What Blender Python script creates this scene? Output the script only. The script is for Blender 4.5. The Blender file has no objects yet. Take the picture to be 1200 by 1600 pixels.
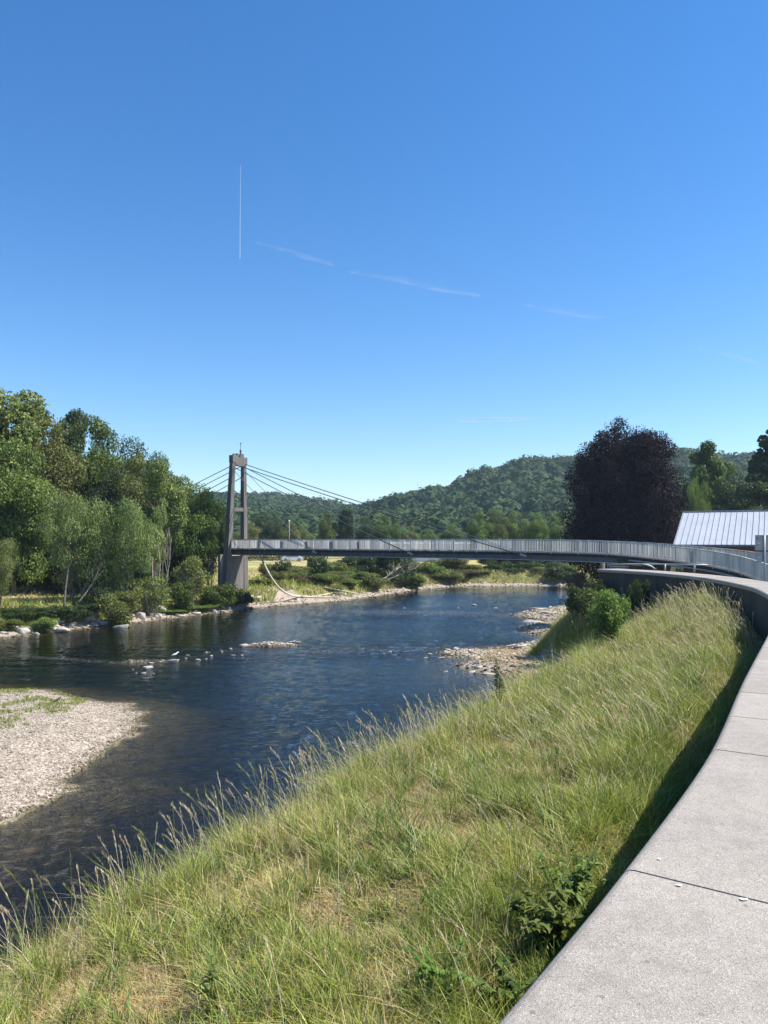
import bpy, bmesh, math, random
import numpy as np
from mathutils import Vector, Matrix, noise as mnoise

random.seed(7)
RNG = np.random.default_rng(11)
SC = bpy.context.scene
COL = SC.collection

# ------------------------------------------------------------------ camera, sky, sun
HC = 7.1            # camera height above the river
F = 1155.0          # focal length in photo pixels
HOR = 843.0         # horizon row
cam_d = bpy.data.cameras.new('camera')
cam = bpy.data.objects.new('camera', cam_d); COL.objects.link(cam)
cam.location = (0, 0, HC); cam.rotation_euler = (math.radians(90), 0, 0)
cam_d.sensor_fit = 'VERTICAL'; cam_d.sensor_height = 36; cam_d.sensor_width = 27
cam_d.lens = 36 * F / 1600
cam_d.shift_y = (HOR - 800) / 1600
cam_d.clip_start = 0.05; cam_d.clip_end = 30000
SC.camera = cam

SUN_EL = math.radians(51)
SUN_AZ = math.radians(1)      # measured from +X towards +Y
sdir = Vector((math.cos(SUN_EL)*math.cos(SUN_AZ), math.cos(SUN_EL)*math.sin(SUN_AZ), math.sin(SUN_EL)))
w = bpy.data.worlds.new('World'); SC.world = w; w.use_nodes = True
nt = w.node_tree; nt.nodes.clear()
sky = nt.nodes.new('ShaderNodeTexSky'); sky.sky_type = 'NISHITA'; sky.sun_disc = False
sky.sun_elevation = SUN_EL
sky.sun_rotation = math.pi/2 - SUN_AZ
sky.altitude = 0; sky.air_density = 1.0; sky.dust_density = 0.0; sky.ozone_density = 2.8
hs = nt.nodes.new('ShaderNodeHueSaturation'); hs.inputs['Saturation'].default_value = 1.33; hs.inputs['Hue'].default_value = .504; hs.inputs['Value'].default_value = 1.0
bg = nt.nodes.new('ShaderNodeBackground'); bg.inputs[1].default_value = 0.102
wo = nt.nodes.new('ShaderNodeOutputWorld')
nt.links.new(sky.outputs[0], hs.inputs['Color']); nt.links.new(hs.outputs[0], bg.inputs[0]); nt.links.new(bg.outputs[0], wo.inputs[0])
sl = bpy.data.lights.new('sun', 'SUN'); sl.energy = 4.9; sl.angle = math.radians(0.53); sl.color = (1, 0.94, 0.83)
so = bpy.data.objects.new('sun', sl); COL.objects.link(so)
so.rotation_euler = (-sdir).to_track_quat('-Z', 'Y').to_euler()
SC.view_settings.view_transform = 'Standard'; SC.view_settings.look = 'None'
SC.view_settings.exposure = 0.92; SC.view_settings.gamma = 1
SC.view_settings.use_curve_mapping = False
SC.cycles.max_bounces = 6; SC.cycles.diffuse_bounces = 3; SC.cycles.glossy_bounces = 3
SC.cycles.transparent_max_bounces = 12; SC.cycles.volume_bounces = 0

# ------------------------------------------------------------------ helpers
def px(x, z):
    return (x - 600.0) / F * z
def pz(y, z):
    return HC - (y - HOR) * z / F
def dep(y, Z=0.0):
    return (HC - Z) * F / (y - HOR)

def tag(o, label=None, cat=None, group=None, kind=None):
    if label: o['label'] = label
    if cat: o['category'] = cat
    if group: o['group'] = group
    if kind: o['kind'] = kind
    return o
def empty(name, loc=(0, 0, 0), rz=0.0):
    o = bpy.data.objects.new(name, None); COL.objects.link(o)
    o.location = loc; o.rotation_euler = (0, 0, rz); o.empty_display_size = 0.3
    return o
def np_mesh(name, V, Fc, mat=None, parent=None, smooth=False, col=None, colname='tint'):
    V = np.ascontiguousarray(V, dtype=np.float32); Fc = np.ascontiguousarray(Fc, dtype=np.int32)
    me = bpy.data.meshes.new(name)
    n, k = Fc.shape
    me.vertices.add(len(V)); me.vertices.foreach_set('co', V.ravel())
    me.loops.add(n*k); me.loops.foreach_set('vertex_index', Fc.ravel())
    me.polygons.add(n)
    me.polygons.foreach_set('loop_start', np.arange(0, n*k, k, dtype=np.int32))
    me.polygons.foreach_set('loop_total', np.full(n, k, dtype=np.int32))
    if smooth: me.polygons.foreach_set('use_smooth', np.ones(n, dtype=bool))
    me.update(calc_edges=True)
    if col is not None:
        a = me.color_attributes.new(colname, 'FLOAT_COLOR', 'POINT')
        c = np.ones((len(V), 4), np.float32); c[:, :col.shape[1]] = col
        a.data.foreach_set('color', c.ravel())
    if mat: me.materials.append(mat)
    o = bpy.data.objects.new(name, me); COL.objects.link(o)
    if parent: o.parent = parent
    return o
class MB:
    """collects shapes for one mesh"""
    def __init__(self): self.bm = bmesh.new()
    def box(self, c, s, R=None):
        M = Matrix.Translation(c) @ (R.to_4x4() if R else Matrix()) @ Matrix.Diagonal((s[0], s[1], s[2], 1))
        bmesh.ops.create_cube(self.bm, size=1, matrix=M)
        return self
    def bar(self, a, b, wd, ht, up=Vector((0, 0, 1))):
        a = Vector(a); b = Vector(b); d = (b - a); L = d.length; d.normalize()
        s = d.cross(up)
        if s.length < 1e-4: s = d.cross(Vector((1, 0, 0)))
        s.normalize(); u = s.cross(d)
        R = Matrix((d, s, u)).transposed()
        return self.box((a+b)/2, (L, wd, ht), R)
    def tube(self, pts, radii, seg=8, cap=True):
        pts = [Vector(p) for p in pts]
        if not hasattr(radii, '__len__'): radii = [radii]*len(pts)
        rings = []; ref = Vector((0.31, 0.2, 0.93)).normalized()
        for i, p in enumerate(pts):
            t = (pts[min(i+1, len(pts)-1)] - pts[max(i-1, 0)]).normalized()
            s = t.cross(ref)
            if s.length < 1e-3: s = t.cross(Vector((1, 0, 0)))
            s.normalize(); u = s.cross(t)
            rings.append([self.bm.verts.new(p + (s*math.cos(a) + u*math.sin(a))*radii[i]) for a in [2*math.pi*k/seg for k in range(seg)]])
        for r0, r1 in zip(rings[:-1], rings[1:]):
            for k in range(seg):
                f = self.bm.faces.new((r0[k], r0[(k+1) % seg], r1[(k+1) % seg], r1[k])); f.smooth = True
        if cap and seg > 2:
            self.bm.faces.new(rings[0][::-1]); self.bm.faces.new(rings[-1])
        return self
    def loft(self, secs, closed=True, cap=True):
        rings = [[self.bm.verts.new(p) for p in s] for s in secs]
        n = len(rings[0])
        for r0, r1 in zip(rings[:-1], rings[1:]):
            for k in range(n if closed else n-1):
                self.bm.faces.new((r0[k], r0[(k+1) % n], r1[(k+1) % n], r1[k]))
        if cap: self.bm.faces.new(rings[0][::-1]); self.bm.faces.new(rings[-1])
        return self
    def ball(self, c, r, sub=2, s=(1, 1, 1)):
        bmesh.ops.create_icosphere(self.bm, subdivisions=sub, radius=r, matrix=Matrix.Translation(c) @ Matrix.Diagonal((*s, 1)))
        return self
    def build(self, name, mat, parent=None, bevel=0):
        if bevel:
            bmesh.ops.bevel(self.bm, geom=self.bm.edges[:], offset=bevel, segments=2, affect='EDGES', clamp_overlap=True)
        bmesh.ops.recalc_face_normals(self.bm, faces=self.bm.faces)
        me = bpy.data.meshes.new(name); self.bm.to_mesh(me); self.bm.free()
        if mat: me.materials.append(mat)
        o = bpy.data.objects.new(name, me); COL.objects.link(o)
        if parent: o.parent = parent
        return o
def copy_tree(o, parent=None):
    c = o.copy(); COL.objects.link(c)
    if parent: c.parent = parent
    for ch in list(o.children): copy_tree(ch, c)
    return c

# numpy helpers
def nz(x, y, s=1.0, seed=0.0):
    """smooth cheap noise, about -1..1"""
    x = np.asarray(x)/s; y = np.asarray(y)/s
    r = 0
    for i, (a, b, c) in enumerate([(1, .3, 0), (-.4, 1.1, 1.7), (1.7, -1.3, 4.1), (2.3, 1.9, 2.2), (-2.9, 2.4, 5.5), (.6, -3.3, .9)]):
        r = r + np.sin(a*x*2.1 + b*y*2.3 + c + seed*(1.3+i) + 1.3*np.sin(b*x*1.1 - a*y*.9 + seed+c))/(1+.45*i)
    return r/2.6
def sstep(a, b, x):
    t = np.clip((x-a)/(b-a), 0, 1); return t*t*(3-2*t)
def dist_poly(x, y, P, closed=False):
    """distance to a polyline, side sign (left of travel = +) and arclength of nearest point"""
    x = np.asarray(x, float); y = np.asarray(y, float)
    P = np.asarray(P, float); best = np.full(x.shape, 1e9); sg = np.ones(x.shape); arc = np.zeros(x.shape)
    n = len(P); S = 0.0
    for i in range(n if closed else n-1):
        a = P[i]; b = P[(i+1) % n]; d = b-a; L2 = d@d; L = math.sqrt(L2)
        t = np.clip(((x-a[0])*d[0]+(y-a[1])*d[1])/L2, 0, 1)
        qx = a[0]+t*d[0]-x; qy = a[1]+t*d[1]-y
        D = np.sqrt(qx*qx+qy*qy); m = D < best - 1e-9
        cr = d[0]*(y-a[1]) - d[1]*(x-a[0])
        best = np.where(m, D, best); sg = np.where(m, np.sign(cr), sg); arc = np.where(m, S+t*L, arc)
        S += L
    return best, sg, arc
def inside(x, y, P):
    x = np.asarray(x, float); y = np.asarray(y, float); r = np.zeros(x.shape, bool); n = len(P)
    for i in range(n):
        x1, y1 = P[i]; x2, y2 = P[(i+1) % n]
        if y1 == y2: continue
        c = ((y1 > y) != (y2 > y)) & (x < (x2-x1)*(y-y1)/(y2-y1)+x1)
        r ^= c
    return r
def catmull(P, k=8):
    P = [np.array(p, float) for p in P]; out = []
    Q = [2*P[0]-P[1]] + P + [2*P[-1]-P[-2]]
    for i in range(1, len(Q)-2):
        for j in range(k):
            t = j/k; p0, p1, p2, p3 = Q[i-1:i+3]
            out.append(0.5*((2*p1)+(-p0+p2)*t+(2*p0-5*p1+4*p2-p3)*t*t+(-p0+3*p1-3*p2+p3)*t**3))
    out.append(P[-1]); return np.array(out)

# ------------------------------------------------------------------ materials
def new_mat(name):
    m = bpy.data.materials.new(name); m.use_nodes = True
    n = m.node_tree; n.nodes.clear()
    out = n.nodes.new('ShaderNodeOutputMaterial')
    return m, n, out
def N(n, t, **kw):
    nd = n.nodes.new(t)
    for k, v in kw.items():
        if k.startswith('i_'):
            key = k[2:].replace('_', ' ')
            nd.inputs[int(key) if key.isdigit() else key].default_value = v
        else: setattr(nd, k, v)
    return nd
def ramp(n, fac, stops):
    r = n.nodes.new('ShaderNodeValToRGB'); e = r.color_ramp.elements
    while len(e) < len(stops): e.new(0.5)
    for el, (p, c) in zip(e, stops):
        el.position = p; el.color = (*c, 1) if len(c) == 3 else c
    n.links.new(fac, r.inputs[0]); return r.outputs[0]
def noise(n, scale, detail=4, rough=.55, vec=None, dist=0.0):
    t = n.nodes.new('ShaderNodeTexNoise'); t.inputs['Scale'].default_value = scale
    t.inputs['Detail'].default_value = detail; t.inputs['Roughness'].default_value = rough; t.inputs['Distortion'].default_value = dist
    if vec is not None: n.links.new(vec, t.inputs['Vector'])
    return t.outputs['Fac']
def mix(n, fac, a, b, mode='MIX'):
    m = n.nodes.new('ShaderNodeMix'); m.data_type = 'RGBA'; m.blend_type = mode
    for v, s in ((fac, m.inputs[0]), (a, m.inputs[6]), (b, m.inputs[7])):
        if hasattr(v, 'is_linked'): n.links.new(v, s)
        else: s.default_value = v if isinstance(v, (int, float)) else (*v, 1)
    return m.outputs[2]
def math_(n, op, a, b=None):
    m = n.nodes.new('ShaderNodeMath'); m.operation = op
    for i, v in enumerate((a, b)):
        if v is None: continue
        if hasattr(v, 'is_linked'): n.links.new(v, m.inputs[i])
        else: m.inputs[i].default_value = v
    return m.outputs[0]
def bump(n, h, strength=.5, dist=.02, prev=None):
    b = n.nodes.new('ShaderNodeBump'); b.inputs['Strength'].default_value = strength; b.inputs['Distance'].default_value = dist
    n.links.new(h, b.inputs['Height'])
    if prev is not None: n.links.new(prev, b.inputs['Normal'])
    return b.outputs[0]
def simple(name, c1, c2, scale=3, rough=.7, metal=0, bstr=.3, bdist=.01, bscale=None, detail=6, streak=False, spec=.4):
    m, n, out = new_mat(name)
    tc = N(n, 'ShaderNodeTexCoord').outputs['Object']
    v = tc
    if streak:
        mp = N(n, 'ShaderNodeMapping'); mp.inputs['Scale'].default_value = (1, 1, .18); n.links.new(tc, mp.inputs[0]); v = mp.outputs[0]
    f = noise(n, scale, detail, .65, v, .3)
    c = ramp(n, f, [(.3, c1), (.7, c2)])
    b = N(n, 'ShaderNodeBsdfPrincipled'); n.links.new(c, b.inputs['Base Color'])
    b.inputs['Roughness'].default_value = rough; b.inputs['Metallic'].default_value = metal; b.inputs['Specular IOR Level'].default_value = spec
    n.links.new(bump(n, noise(n, bscale or scale*8, 5, .6, tc), bstr, bdist), b.inputs['Normal'])
    n.links.new(b.outputs[0], out.inputs[0]); return m

def leaf_mat(name, cols, trans=.3, sat=1.0, clump=.35, rough=.55, spec=.3):
    """cols: dark, mid, light; variation per leaf, per clump and per tree"""
    m, n, out = new_mat(name)
    geo = N(n, 'ShaderNodeNewGeometry'); oi = N(n, 'ShaderNodeObjectInfo')
    tc = N(n, 'ShaderNodeTexCoord').outputs['Object']
    nzv = noise(n, clump, 2, .5, tc)
    a = math_(n, 'MULTIPLY', geo.outputs['Random Per Island'], .55)
    b_ = math_(n, 'MULTIPLY', math_(n, 'SUBTRACT', nzv, .5), 1.3)
    f = math_(n, 'ADD', math_(n, 'ADD', a, b_), .22)
    c = ramp(n, f, [(0.05, cols[0]), (.5, cols[1]), (.95, cols[2])])
    h = N(n, 'ShaderNodeHueSaturation'); n.links.new(c, h.inputs['Color'])
    n.links.new(math_(n, 'ADD', math_(n, 'MULTIPLY', oi.outputs['Random'], .05), .475), h.inputs['Hue'])
    n.links.new(math_(n, 'ADD', math_(n, 'MULTIPLY', oi.outputs['Random'], .5), .75), h.inputs['Value'])
    h.inputs['Saturation'].default_value = sat
    p = N(n, 'ShaderNodeBsdfPrincipled'); n.links.new(h.outputs[0], p.inputs['Base Color']); p.inputs['Roughness'].default_value = rough
    p.inputs['Specular IOR Level'].default_value = spec
    t = N(n, 'ShaderNodeBsdfTranslucent'); h2 = mix(n, .5, h.outputs[0], (.25, .35, .05)); n.links.new(h2 if sat == 1.0 else h.outputs[0], t.inputs[0])
    ms = N(n, 'ShaderNodeMixShader'); ms.inputs[0].default_value = trans
    n.links.new(p.outputs[0], ms.inputs[1]); n.links.new(t.outputs[0], ms.inputs[2]); n.links.new(ms.outputs[0], out.inputs[0])
    return m
def tint_mat(name, trans=.25, rough=.6):
    """colour from the mesh's per blade tint"""
    m, n, out = new_mat(name)
    at = N(n, 'ShaderNodeAttribute', attribute_name='tint')
    p = N(n, 'ShaderNodeBsdfPrincipled'); n.links.new(at.outputs['Color'], p.inputs['Base Color']); p.inputs['Roughness'].default_value = .48
    p.inputs['Specular IOR Level'].default_value = .4
    t = N(n, 'ShaderNodeBsdfTranslucent'); n.links.new(at.outputs['Color'], t.inputs[0])
    ms = N(n, 'ShaderNodeMixShader'); ms.inputs[0].default_value = trans
    n.links.new(p.outputs[0], ms.inputs[1]); n.links.new(t.outputs[0], ms.inputs[2]); n.links.new(ms.outputs[0], out.inputs[0])
    return m

M = {}
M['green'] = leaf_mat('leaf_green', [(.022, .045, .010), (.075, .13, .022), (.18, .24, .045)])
M['olive'] = leaf_mat('leaf_olive', [(.045, .065, .018), (.14, .165, .038), (.27, .28, .08)])
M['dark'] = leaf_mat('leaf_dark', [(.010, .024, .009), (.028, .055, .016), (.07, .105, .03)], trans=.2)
M['willow'] = leaf_mat('leaf_willow', [(.05, .075, .02), (.15, .18, .05), (.29, .31, .11)])
M['fresh'] = leaf_mat('leaf_fresh', [(.05, .09, .015), (.13, .19, .035), (.25, .30, .07)])
M['purple'] = leaf_mat('leaf_purple', [(.004, .002, .004), (.013, .005, .010), (.050, .021, .034)], trans=.06, sat=.8, clump=.8, rough=.7, spec=.08)
M['brown'] = leaf_mat('leaf_brown', [(.05, .035, .02), (.12, .08, .04), (.22, .15, .08)], trans=.2)
M['hill'] = leaf_mat('leaf_hill', [(.014, .036, .014), (.030, .064, .022), (.058, .095, .030)], trans=.1, clump=.02, rough=.9)
M['bark'] = simple('bark', (.06, .05, .04), (.17, .15, .12), 4, .9, bstr=.6)
M['palebark'] = simple('pale_bark', (.13, .115, .095), (.30, .27, .22), 4, .85, bstr=.5)
M['dead'] = simple('dead_wood', (.30, .27, .22), (.58, .54, .46), 3, .85, bstr=.5)
M['concrete'] = simple('old_concrete', (.075, .070, .065), (.185, .172, .158), 1.2, .85, bstr=.4, bdist=.02, bscale=14, streak=True)
M['concrete_light'] = simple('pale_concrete', (.30, .27, .25), (.48, .45, .42), 1.6, .85, bstr=.4, streak=True)
M['steel'] = simple('painted_steel', (.05, .055, .075), (.10, .11, .145), 2, .5, bstr=.1, streak=True)
M['slab'] = simple('dark_deck', (.012, .012, .013), (.035, .033, .032), 3, .85)
M['rail'] = simple('rail_paint', (.34, .33, .31), (.66, .65, .62), 2.2, .6, bstr=.1, streak=True)
M['blue'] = simple('blue_panel', (.03, .05, .16), (.05, .08, .26), 3, .5)
M['cable'] = simple('cable_steel', (.045, .06, .06), (.08, .10, .10), 3, .5, bstr=.1)
M['cable_light'] = simple('cable_pale', (.12, .13, .12), (.2, .21, .2), 3, .5, bstr=.1)
M['galv'] = simple('galvanised', (.25, .27, .28), (.38, .40, .41), 6, .5, metal=.3, bstr=.1)
M['roof'] = simple('roof_metal', (.36, .385, .42), (.44, .465, .505), .8, .45, metal=.0, bstr=.05, bscale=2)
M['white'] = simple('white_wall', (.62, .64, .66), (.75, .76, .77), 1, .8, bstr=.1)
M['glass'] = simple('dark_glass', (.02, .025, .03), (.04, .05, .06), 2, .1, bstr=0, spec=.8)
M['hose'] = simple('hose', (.42, .37, .28), (.60, .54, .44), 3, .6, bstr=.1)
M['feather'] = simple('feather_white', (.6, .6, .58), (.8, .8, .78), 8, .7, bstr=.1)
M['darkfeather'] = simple('feather_dark', (.02, .02, .02), (.05, .05, .05), 8, .7, bstr=.1)
M['wood'] = simple('weathered_wood', (.10, .08, .06), (.24, .20, .15), 4, .85)
M['rubber'] = simple('tyre', (.02, .02, .02), (.035, .035, .035), 4, .8)
M['grass'] = tint_mat('grass_blade')
M['asphalt'] = simple('asphalt', (.10, .10, .10), (.17, .165, .16), 2, .9, bstr=.4, bscale=60)

def brick_mat():
    m, n, out = new_mat('dark_red_brick')
    tc = N(n, 'ShaderNodeTexCoord').outputs['UV']
    br = N(n, 'ShaderNodeTexBrick'); n.links.new(tc, br.inputs[0])
    br.inputs['Scale'].default_value = 1; br.inputs['Brick Width'].default_value = .22; br.inputs['Row Height'].default_value = .075; br.inputs['Mortar Size'].default_value = .008
    br.inputs['Color1'].default_value = (.17, .035, .03, 1); br.inputs['Color2'].default_value = (.11, .022, .02, 1); br.inputs['Mortar'].default_value = (.16, .10, .09, 1)
    p = N(n, 'ShaderNodeBsdfPrincipled'); p.inputs['Roughness'].default_value = .85
    n.links.new(br.outputs[0], p.inputs['Base Color']); n.links.new(p.outputs[0], out.inputs[0]); return m
M['brick'] = brick_mat()

def coping_mat():
    m, n, out = new_mat('washed_concrete')
    tc = N(n, 'ShaderNodeNewGeometry').outputs['Position']
    big = noise(n, .9, 5, .6, tc); mid = noise(n, 9, 4, .6, tc)
    vor = N(n, 'ShaderNodeTexVoronoi'); vor.inputs['Scale'].default_value = 210; n.links.new(tc, vor.inputs['Vector'])
    sep = N(n, 'ShaderNodeSeparateColor'); n.links.new(vor.outputs['Color'], sep.inputs[0])
    grain = ramp(n, sep.outputs[0], [(0, (.17, .15, .13)), (.15, (.27, .245, .215)), (.85, (.345, .318, .285)), (1, (.47, .44, .40))])
    f = math_(n, 'ADD', math_(n, 'MULTIPLY', big, .6), math_(n, 'MULTIPLY', mid, .4))
    tone = ramp(n, f, [(.3, (.70, .68, .66)), (.5, (.95, .93, .92)), (.7, (1.1, 1.07, 1.05))])
    c = mix(n, 1.0, grain, tone, 'MULTIPLY')
    oi = N(n, 'ShaderNodeObjectInfo')
    hv = N(n, 'ShaderNodeHueSaturation'); n.links.new(c, hv.inputs['Color'])
    n.links.new(math_(n, 'ADD', math_(n, 'MULTIPLY', oi.outputs['Random'], .14), .95), hv.inputs['Value'])
    # dark pits and small pale lichen marks
    v2 = N(n, 'ShaderNodeTexVoronoi'); v2.inputs['Scale'].default_value = 9; n.links.new(tc, v2.inputs['Vector'])
    s2 = N(n, 'ShaderNodeSeparateColor'); n.links.new(v2.outputs['Color'], s2.inputs[0])
    pit = math_(n, 'MULTIPLY', math_(n, 'LESS_THAN', v2.outputs['Distance'], .10), math_(n, 'GREATER_THAN', s2.outputs[1], .75))
    st = N(n, 'ShaderNodeMapRange', i_1=.52, i_2=.72); n.links.new(noise(n, 1.7, 7, .7, tc, .8), st.inputs[0])
    hv2 = mix(n, math_(n, 'MULTIPLY', st.outputs[0], .38), hv.outputs[0], (.17, .155, .125))
    c2 = mix(n, math_(n, 'MULTIPLY', pit, .55), hv2, (.12, .10, .09))
    v3 = N(n, 'ShaderNodeTexVoronoi'); v3.inputs['Scale'].default_value = 4; n.links.new(tc, v3.inputs['Vector'])
    s3 = N(n, 'ShaderNodeSeparateColor'); n.links.new(v3.outputs['Color'], s3.inputs[0])
    li = math_(n, 'MULTIPLY', math_(n, 'LESS_THAN', math_(n, 'ADD', v3.outputs['Distance'], math_(n, 'MULTIPLY', noise(n, 40, 3, .6, tc), .12)), .16), math_(n, 'GREATER_THAN', s3.outputs[2], .72))
    c3 = mix(n, math_(n, 'MULTIPLY', li, .35), c2, (.62, .59, .55))
    p = N(n, 'ShaderNodeBsdfPrincipled'); p.inputs['Roughness'].default_value = .9; n.links.new(c3, p.inputs['Base Color'])
    b1 = bump(n, vor.outputs['Distance'], .5, .003); b2 = bump(n, mid, .3, .01, b1)
    n.links.new(b2, p.inputs['Normal']); n.links.new(p.outputs[0], out.inputs[0]); return m
M['coping'] = coping_mat()

def gravel_col(n, tc, scale):
    vor = N(n, 'ShaderNodeTexVoronoi'); vor.inputs['Scale'].default_value = scale; n.links.new(tc, vor.inputs['Vector'])
    sep = N(n, 'ShaderNodeSeparateColor'); n.links.new(vor.outputs['Color'], sep.inputs[0])
    c = ramp(n, sep.outputs[0], [(0, (.17, .13, .10)), (.35, (.31, .255, .20)), (.75, (.40, .34, .28)), (1, (.53, .475, .41))])
    return c, vor.outputs['Distance']
def terrain_mat():
    m, n, out = new_mat('ground')
    tc = N(n, 'ShaderNodeNewGeometry').outputs['Position']
    at = N(n, 'ShaderNodeAttribute', attribute_name='zone')
    sp = N(n, 'ShaderNodeSeparateColor'); n.links.new(at.outputs['Color'], sp.inputs[0])
    f = noise(n, .35, 6, .6, tc, .4); f2 = noise(n, 6, 5, .65, tc)
    g = ramp(n, f, [(.25, (.09, .13, .03)), (.45, (.17, .19, .06)), (.6, (.30, .25, .10)), (.75, (.36, .28, .14))])
    g = mix(n, .5, g, ramp(n, f2, [(.3, (.06, .06, .025)), (.7, (.32, .27, .13))]))
    gc, gd = gravel_col(n, tc, 14)
    # river bed: same stones under brown-green algae
    bed = mix(n, .82, gc, ramp(n, noise(n, 1.2, 5, .6, tc), [(.3, (.05, .042, .010)), (.7, (.13, .10, .03))]))
    meadow = ramp(n, noise(n, .08, 5, .6, tc), [(.3, (.17, .19, .06)), (.5, (.36, .31, .12)), (.75, (.44, .36, .19))])
    c = mix(n, sp.outputs[2], g, meadow)
    c = mix(n, sp.outputs[0], c, gc)
    c = mix(n, sp.outputs[1], c, bed)
    p = N(n, 'ShaderNodeBsdfPrincipled'); p.inputs['Roughness'].default_value = .95; p.inputs['Specular IOR Level'].default_value = .2
    n.links.new(c, p.inputs['Base Color'])
    n.links.new(bump(n, gd, .6, .05, bump(n, f2, .5, .08)), p.inputs['Normal'])
    n.links.new(p.outputs[0], out.inputs[0]); return m
def stone_mat():
    m, n, out = new_mat('river_stone')
    geo = N(n, 'ShaderNodeNewGeometry'); tc = geo.outputs['Position']
    c = ramp(n, geo.outputs['Random Per Island'], [(0, (.13, .10, .08)), (.2, (.29, .245, .19)), (.6, (.395, .345, .28)), (1, (.56, .505, .43))])
    c2 = mix(n, 1.0, c, ramp(n, noise(n, 7, 5, .6, tc), [(.3, (.72, .7, .66)), (.7, (1.05, 1.03, 1))]), 'MULTIPLY')
    sx = N(n, 'ShaderNodeSeparateXYZ'); n.links.new(tc, sx.inputs[0])
    wet = N(n, 'ShaderNodeMapRange', i_1=.05, i_2=.10, i_3=1.0, i_4=0.0); n.links.new(math_(n, 'ADD', sx.outputs[2], math_(n, 'MULTIPLY', noise(n, 3, 3, .6, tc), -.06)), wet.inputs[0])
    c2 = mix(n, wet.outputs[0], c2, mix(n, 1.0, c2, (.42, .40, .33), 'MULTIPLY'))
    p = N(n, 'ShaderNodeBsdfPrincipled'); p.inputs['Roughness'].default_value = .85; n.links.new(c2, p.inputs['Base Color'])
    n.links.new(bump(n, noise(n, 30, 4, .6, tc), .4, .01), p.inputs['Normal'])
    n.links.new(p.outputs[0], out.inputs[0]); return m
M['stone'] = stone_mat()
M['rock'] = simple('bank_rock', (.24, .21, .18), (.50, .47, .42), 1.8, .85, bstr=.7, bdist=.03)

def water_mat():
    m, n, out = new_mat('river_water')
    pos = N(n, 'ShaderNodeNewGeometry').outputs['Position']
    at = N(n, 'ShaderNodeAttribute', attribute_name='ripple')
    sp = N(n, 'ShaderNodeSeparateColor'); n.links.new(at.outputs['Color'], sp.inputs[0])
    mp = N(n, 'ShaderNodeMapping'); mp.inputs['Rotation'].default_value = (0, 0, math.radians(28)); mp.inputs['Scale'].default_value = (1.0, 1.9, 1)
    n.links.new(pos, mp.inputs[0]); v = mp.outputs[0]
    big = noise(n, 1.1, 3, .55, v, .8); mid = noise(n, 5.5, 5, .68, v, .7); fine = noise(n, 16, 3, .6, v, .3)
    w2 = noise(n, 2.6, 3, .55, v, .5)
    h = math_(n, 'ADD', math_(n, 'ADD', math_(n, 'MULTIPLY', big, 1.2), math_(n, 'MULTIPLY', w2, 1.3)), math_(n, 'ADD', math_(n, 'MULTIPLY', mid, .55), math_(n, 'MULTIPLY', fine, .38)))
    hh = math_(n, 'MULTIPLY', h, sp.outputs[0])
    nb = bump(n, hh, 1.0, .04)
    gl = N(n, 'ShaderNodeBsdfGlossy'); gl.inputs['Roughness'].default_value = .04; gl.inputs[0].default_value = (.92, .97, 1, 1); n.links.new(nb, gl.inputs['Normal'])
    tr = N(n, 'ShaderNodeBsdfTransparent'); tr.inputs[0].default_value = (.97, .97, .95, 1)
    fr = N(n, 'ShaderNodeFresnel'); fr.inputs['IOR'].default_value = 1.45; n.links.new(nb, fr.inputs['Normal'])
    ms = N(n, 'ShaderNodeMixShader'); n.links.new(fr.outputs[0], ms.inputs[0]); n.links.new(tr.outputs[0], ms.inputs[1]); n.links.new(gl.outputs[0], ms.inputs[2])
    # white broken water on the riffles
    fo = math_(n, 'MULTIPLY', math_(n, 'GREATER_THAN', noise(n, 7, 4, .75, v, .5), .60), sp.outputs[1])
    df = N(n, 'ShaderNodeBsdfDiffuse'); df.inputs[0].default_value = (.7, .72, .74, 1)
    m2 = N(n, 'ShaderNodeMixShader'); n.links.new(math_(n, 'MULTIPLY', fo, .7), m2.inputs[0]); n.links.new(ms.outputs[0], m2.inputs[1]); n.links.new(df.outputs[0], m2.inputs[2])
    n.links.new(m2.outputs[0], out.inputs['Surface'])
    va = N(n, 'ShaderNodeVolumeAbsorption'); va.inputs[0].default_value = (.40, .34, .10, 1); va.inputs[1].default_value = 2.4
    n.links.new(va.outputs[0], out.inputs['Volume'])
    return m

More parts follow.
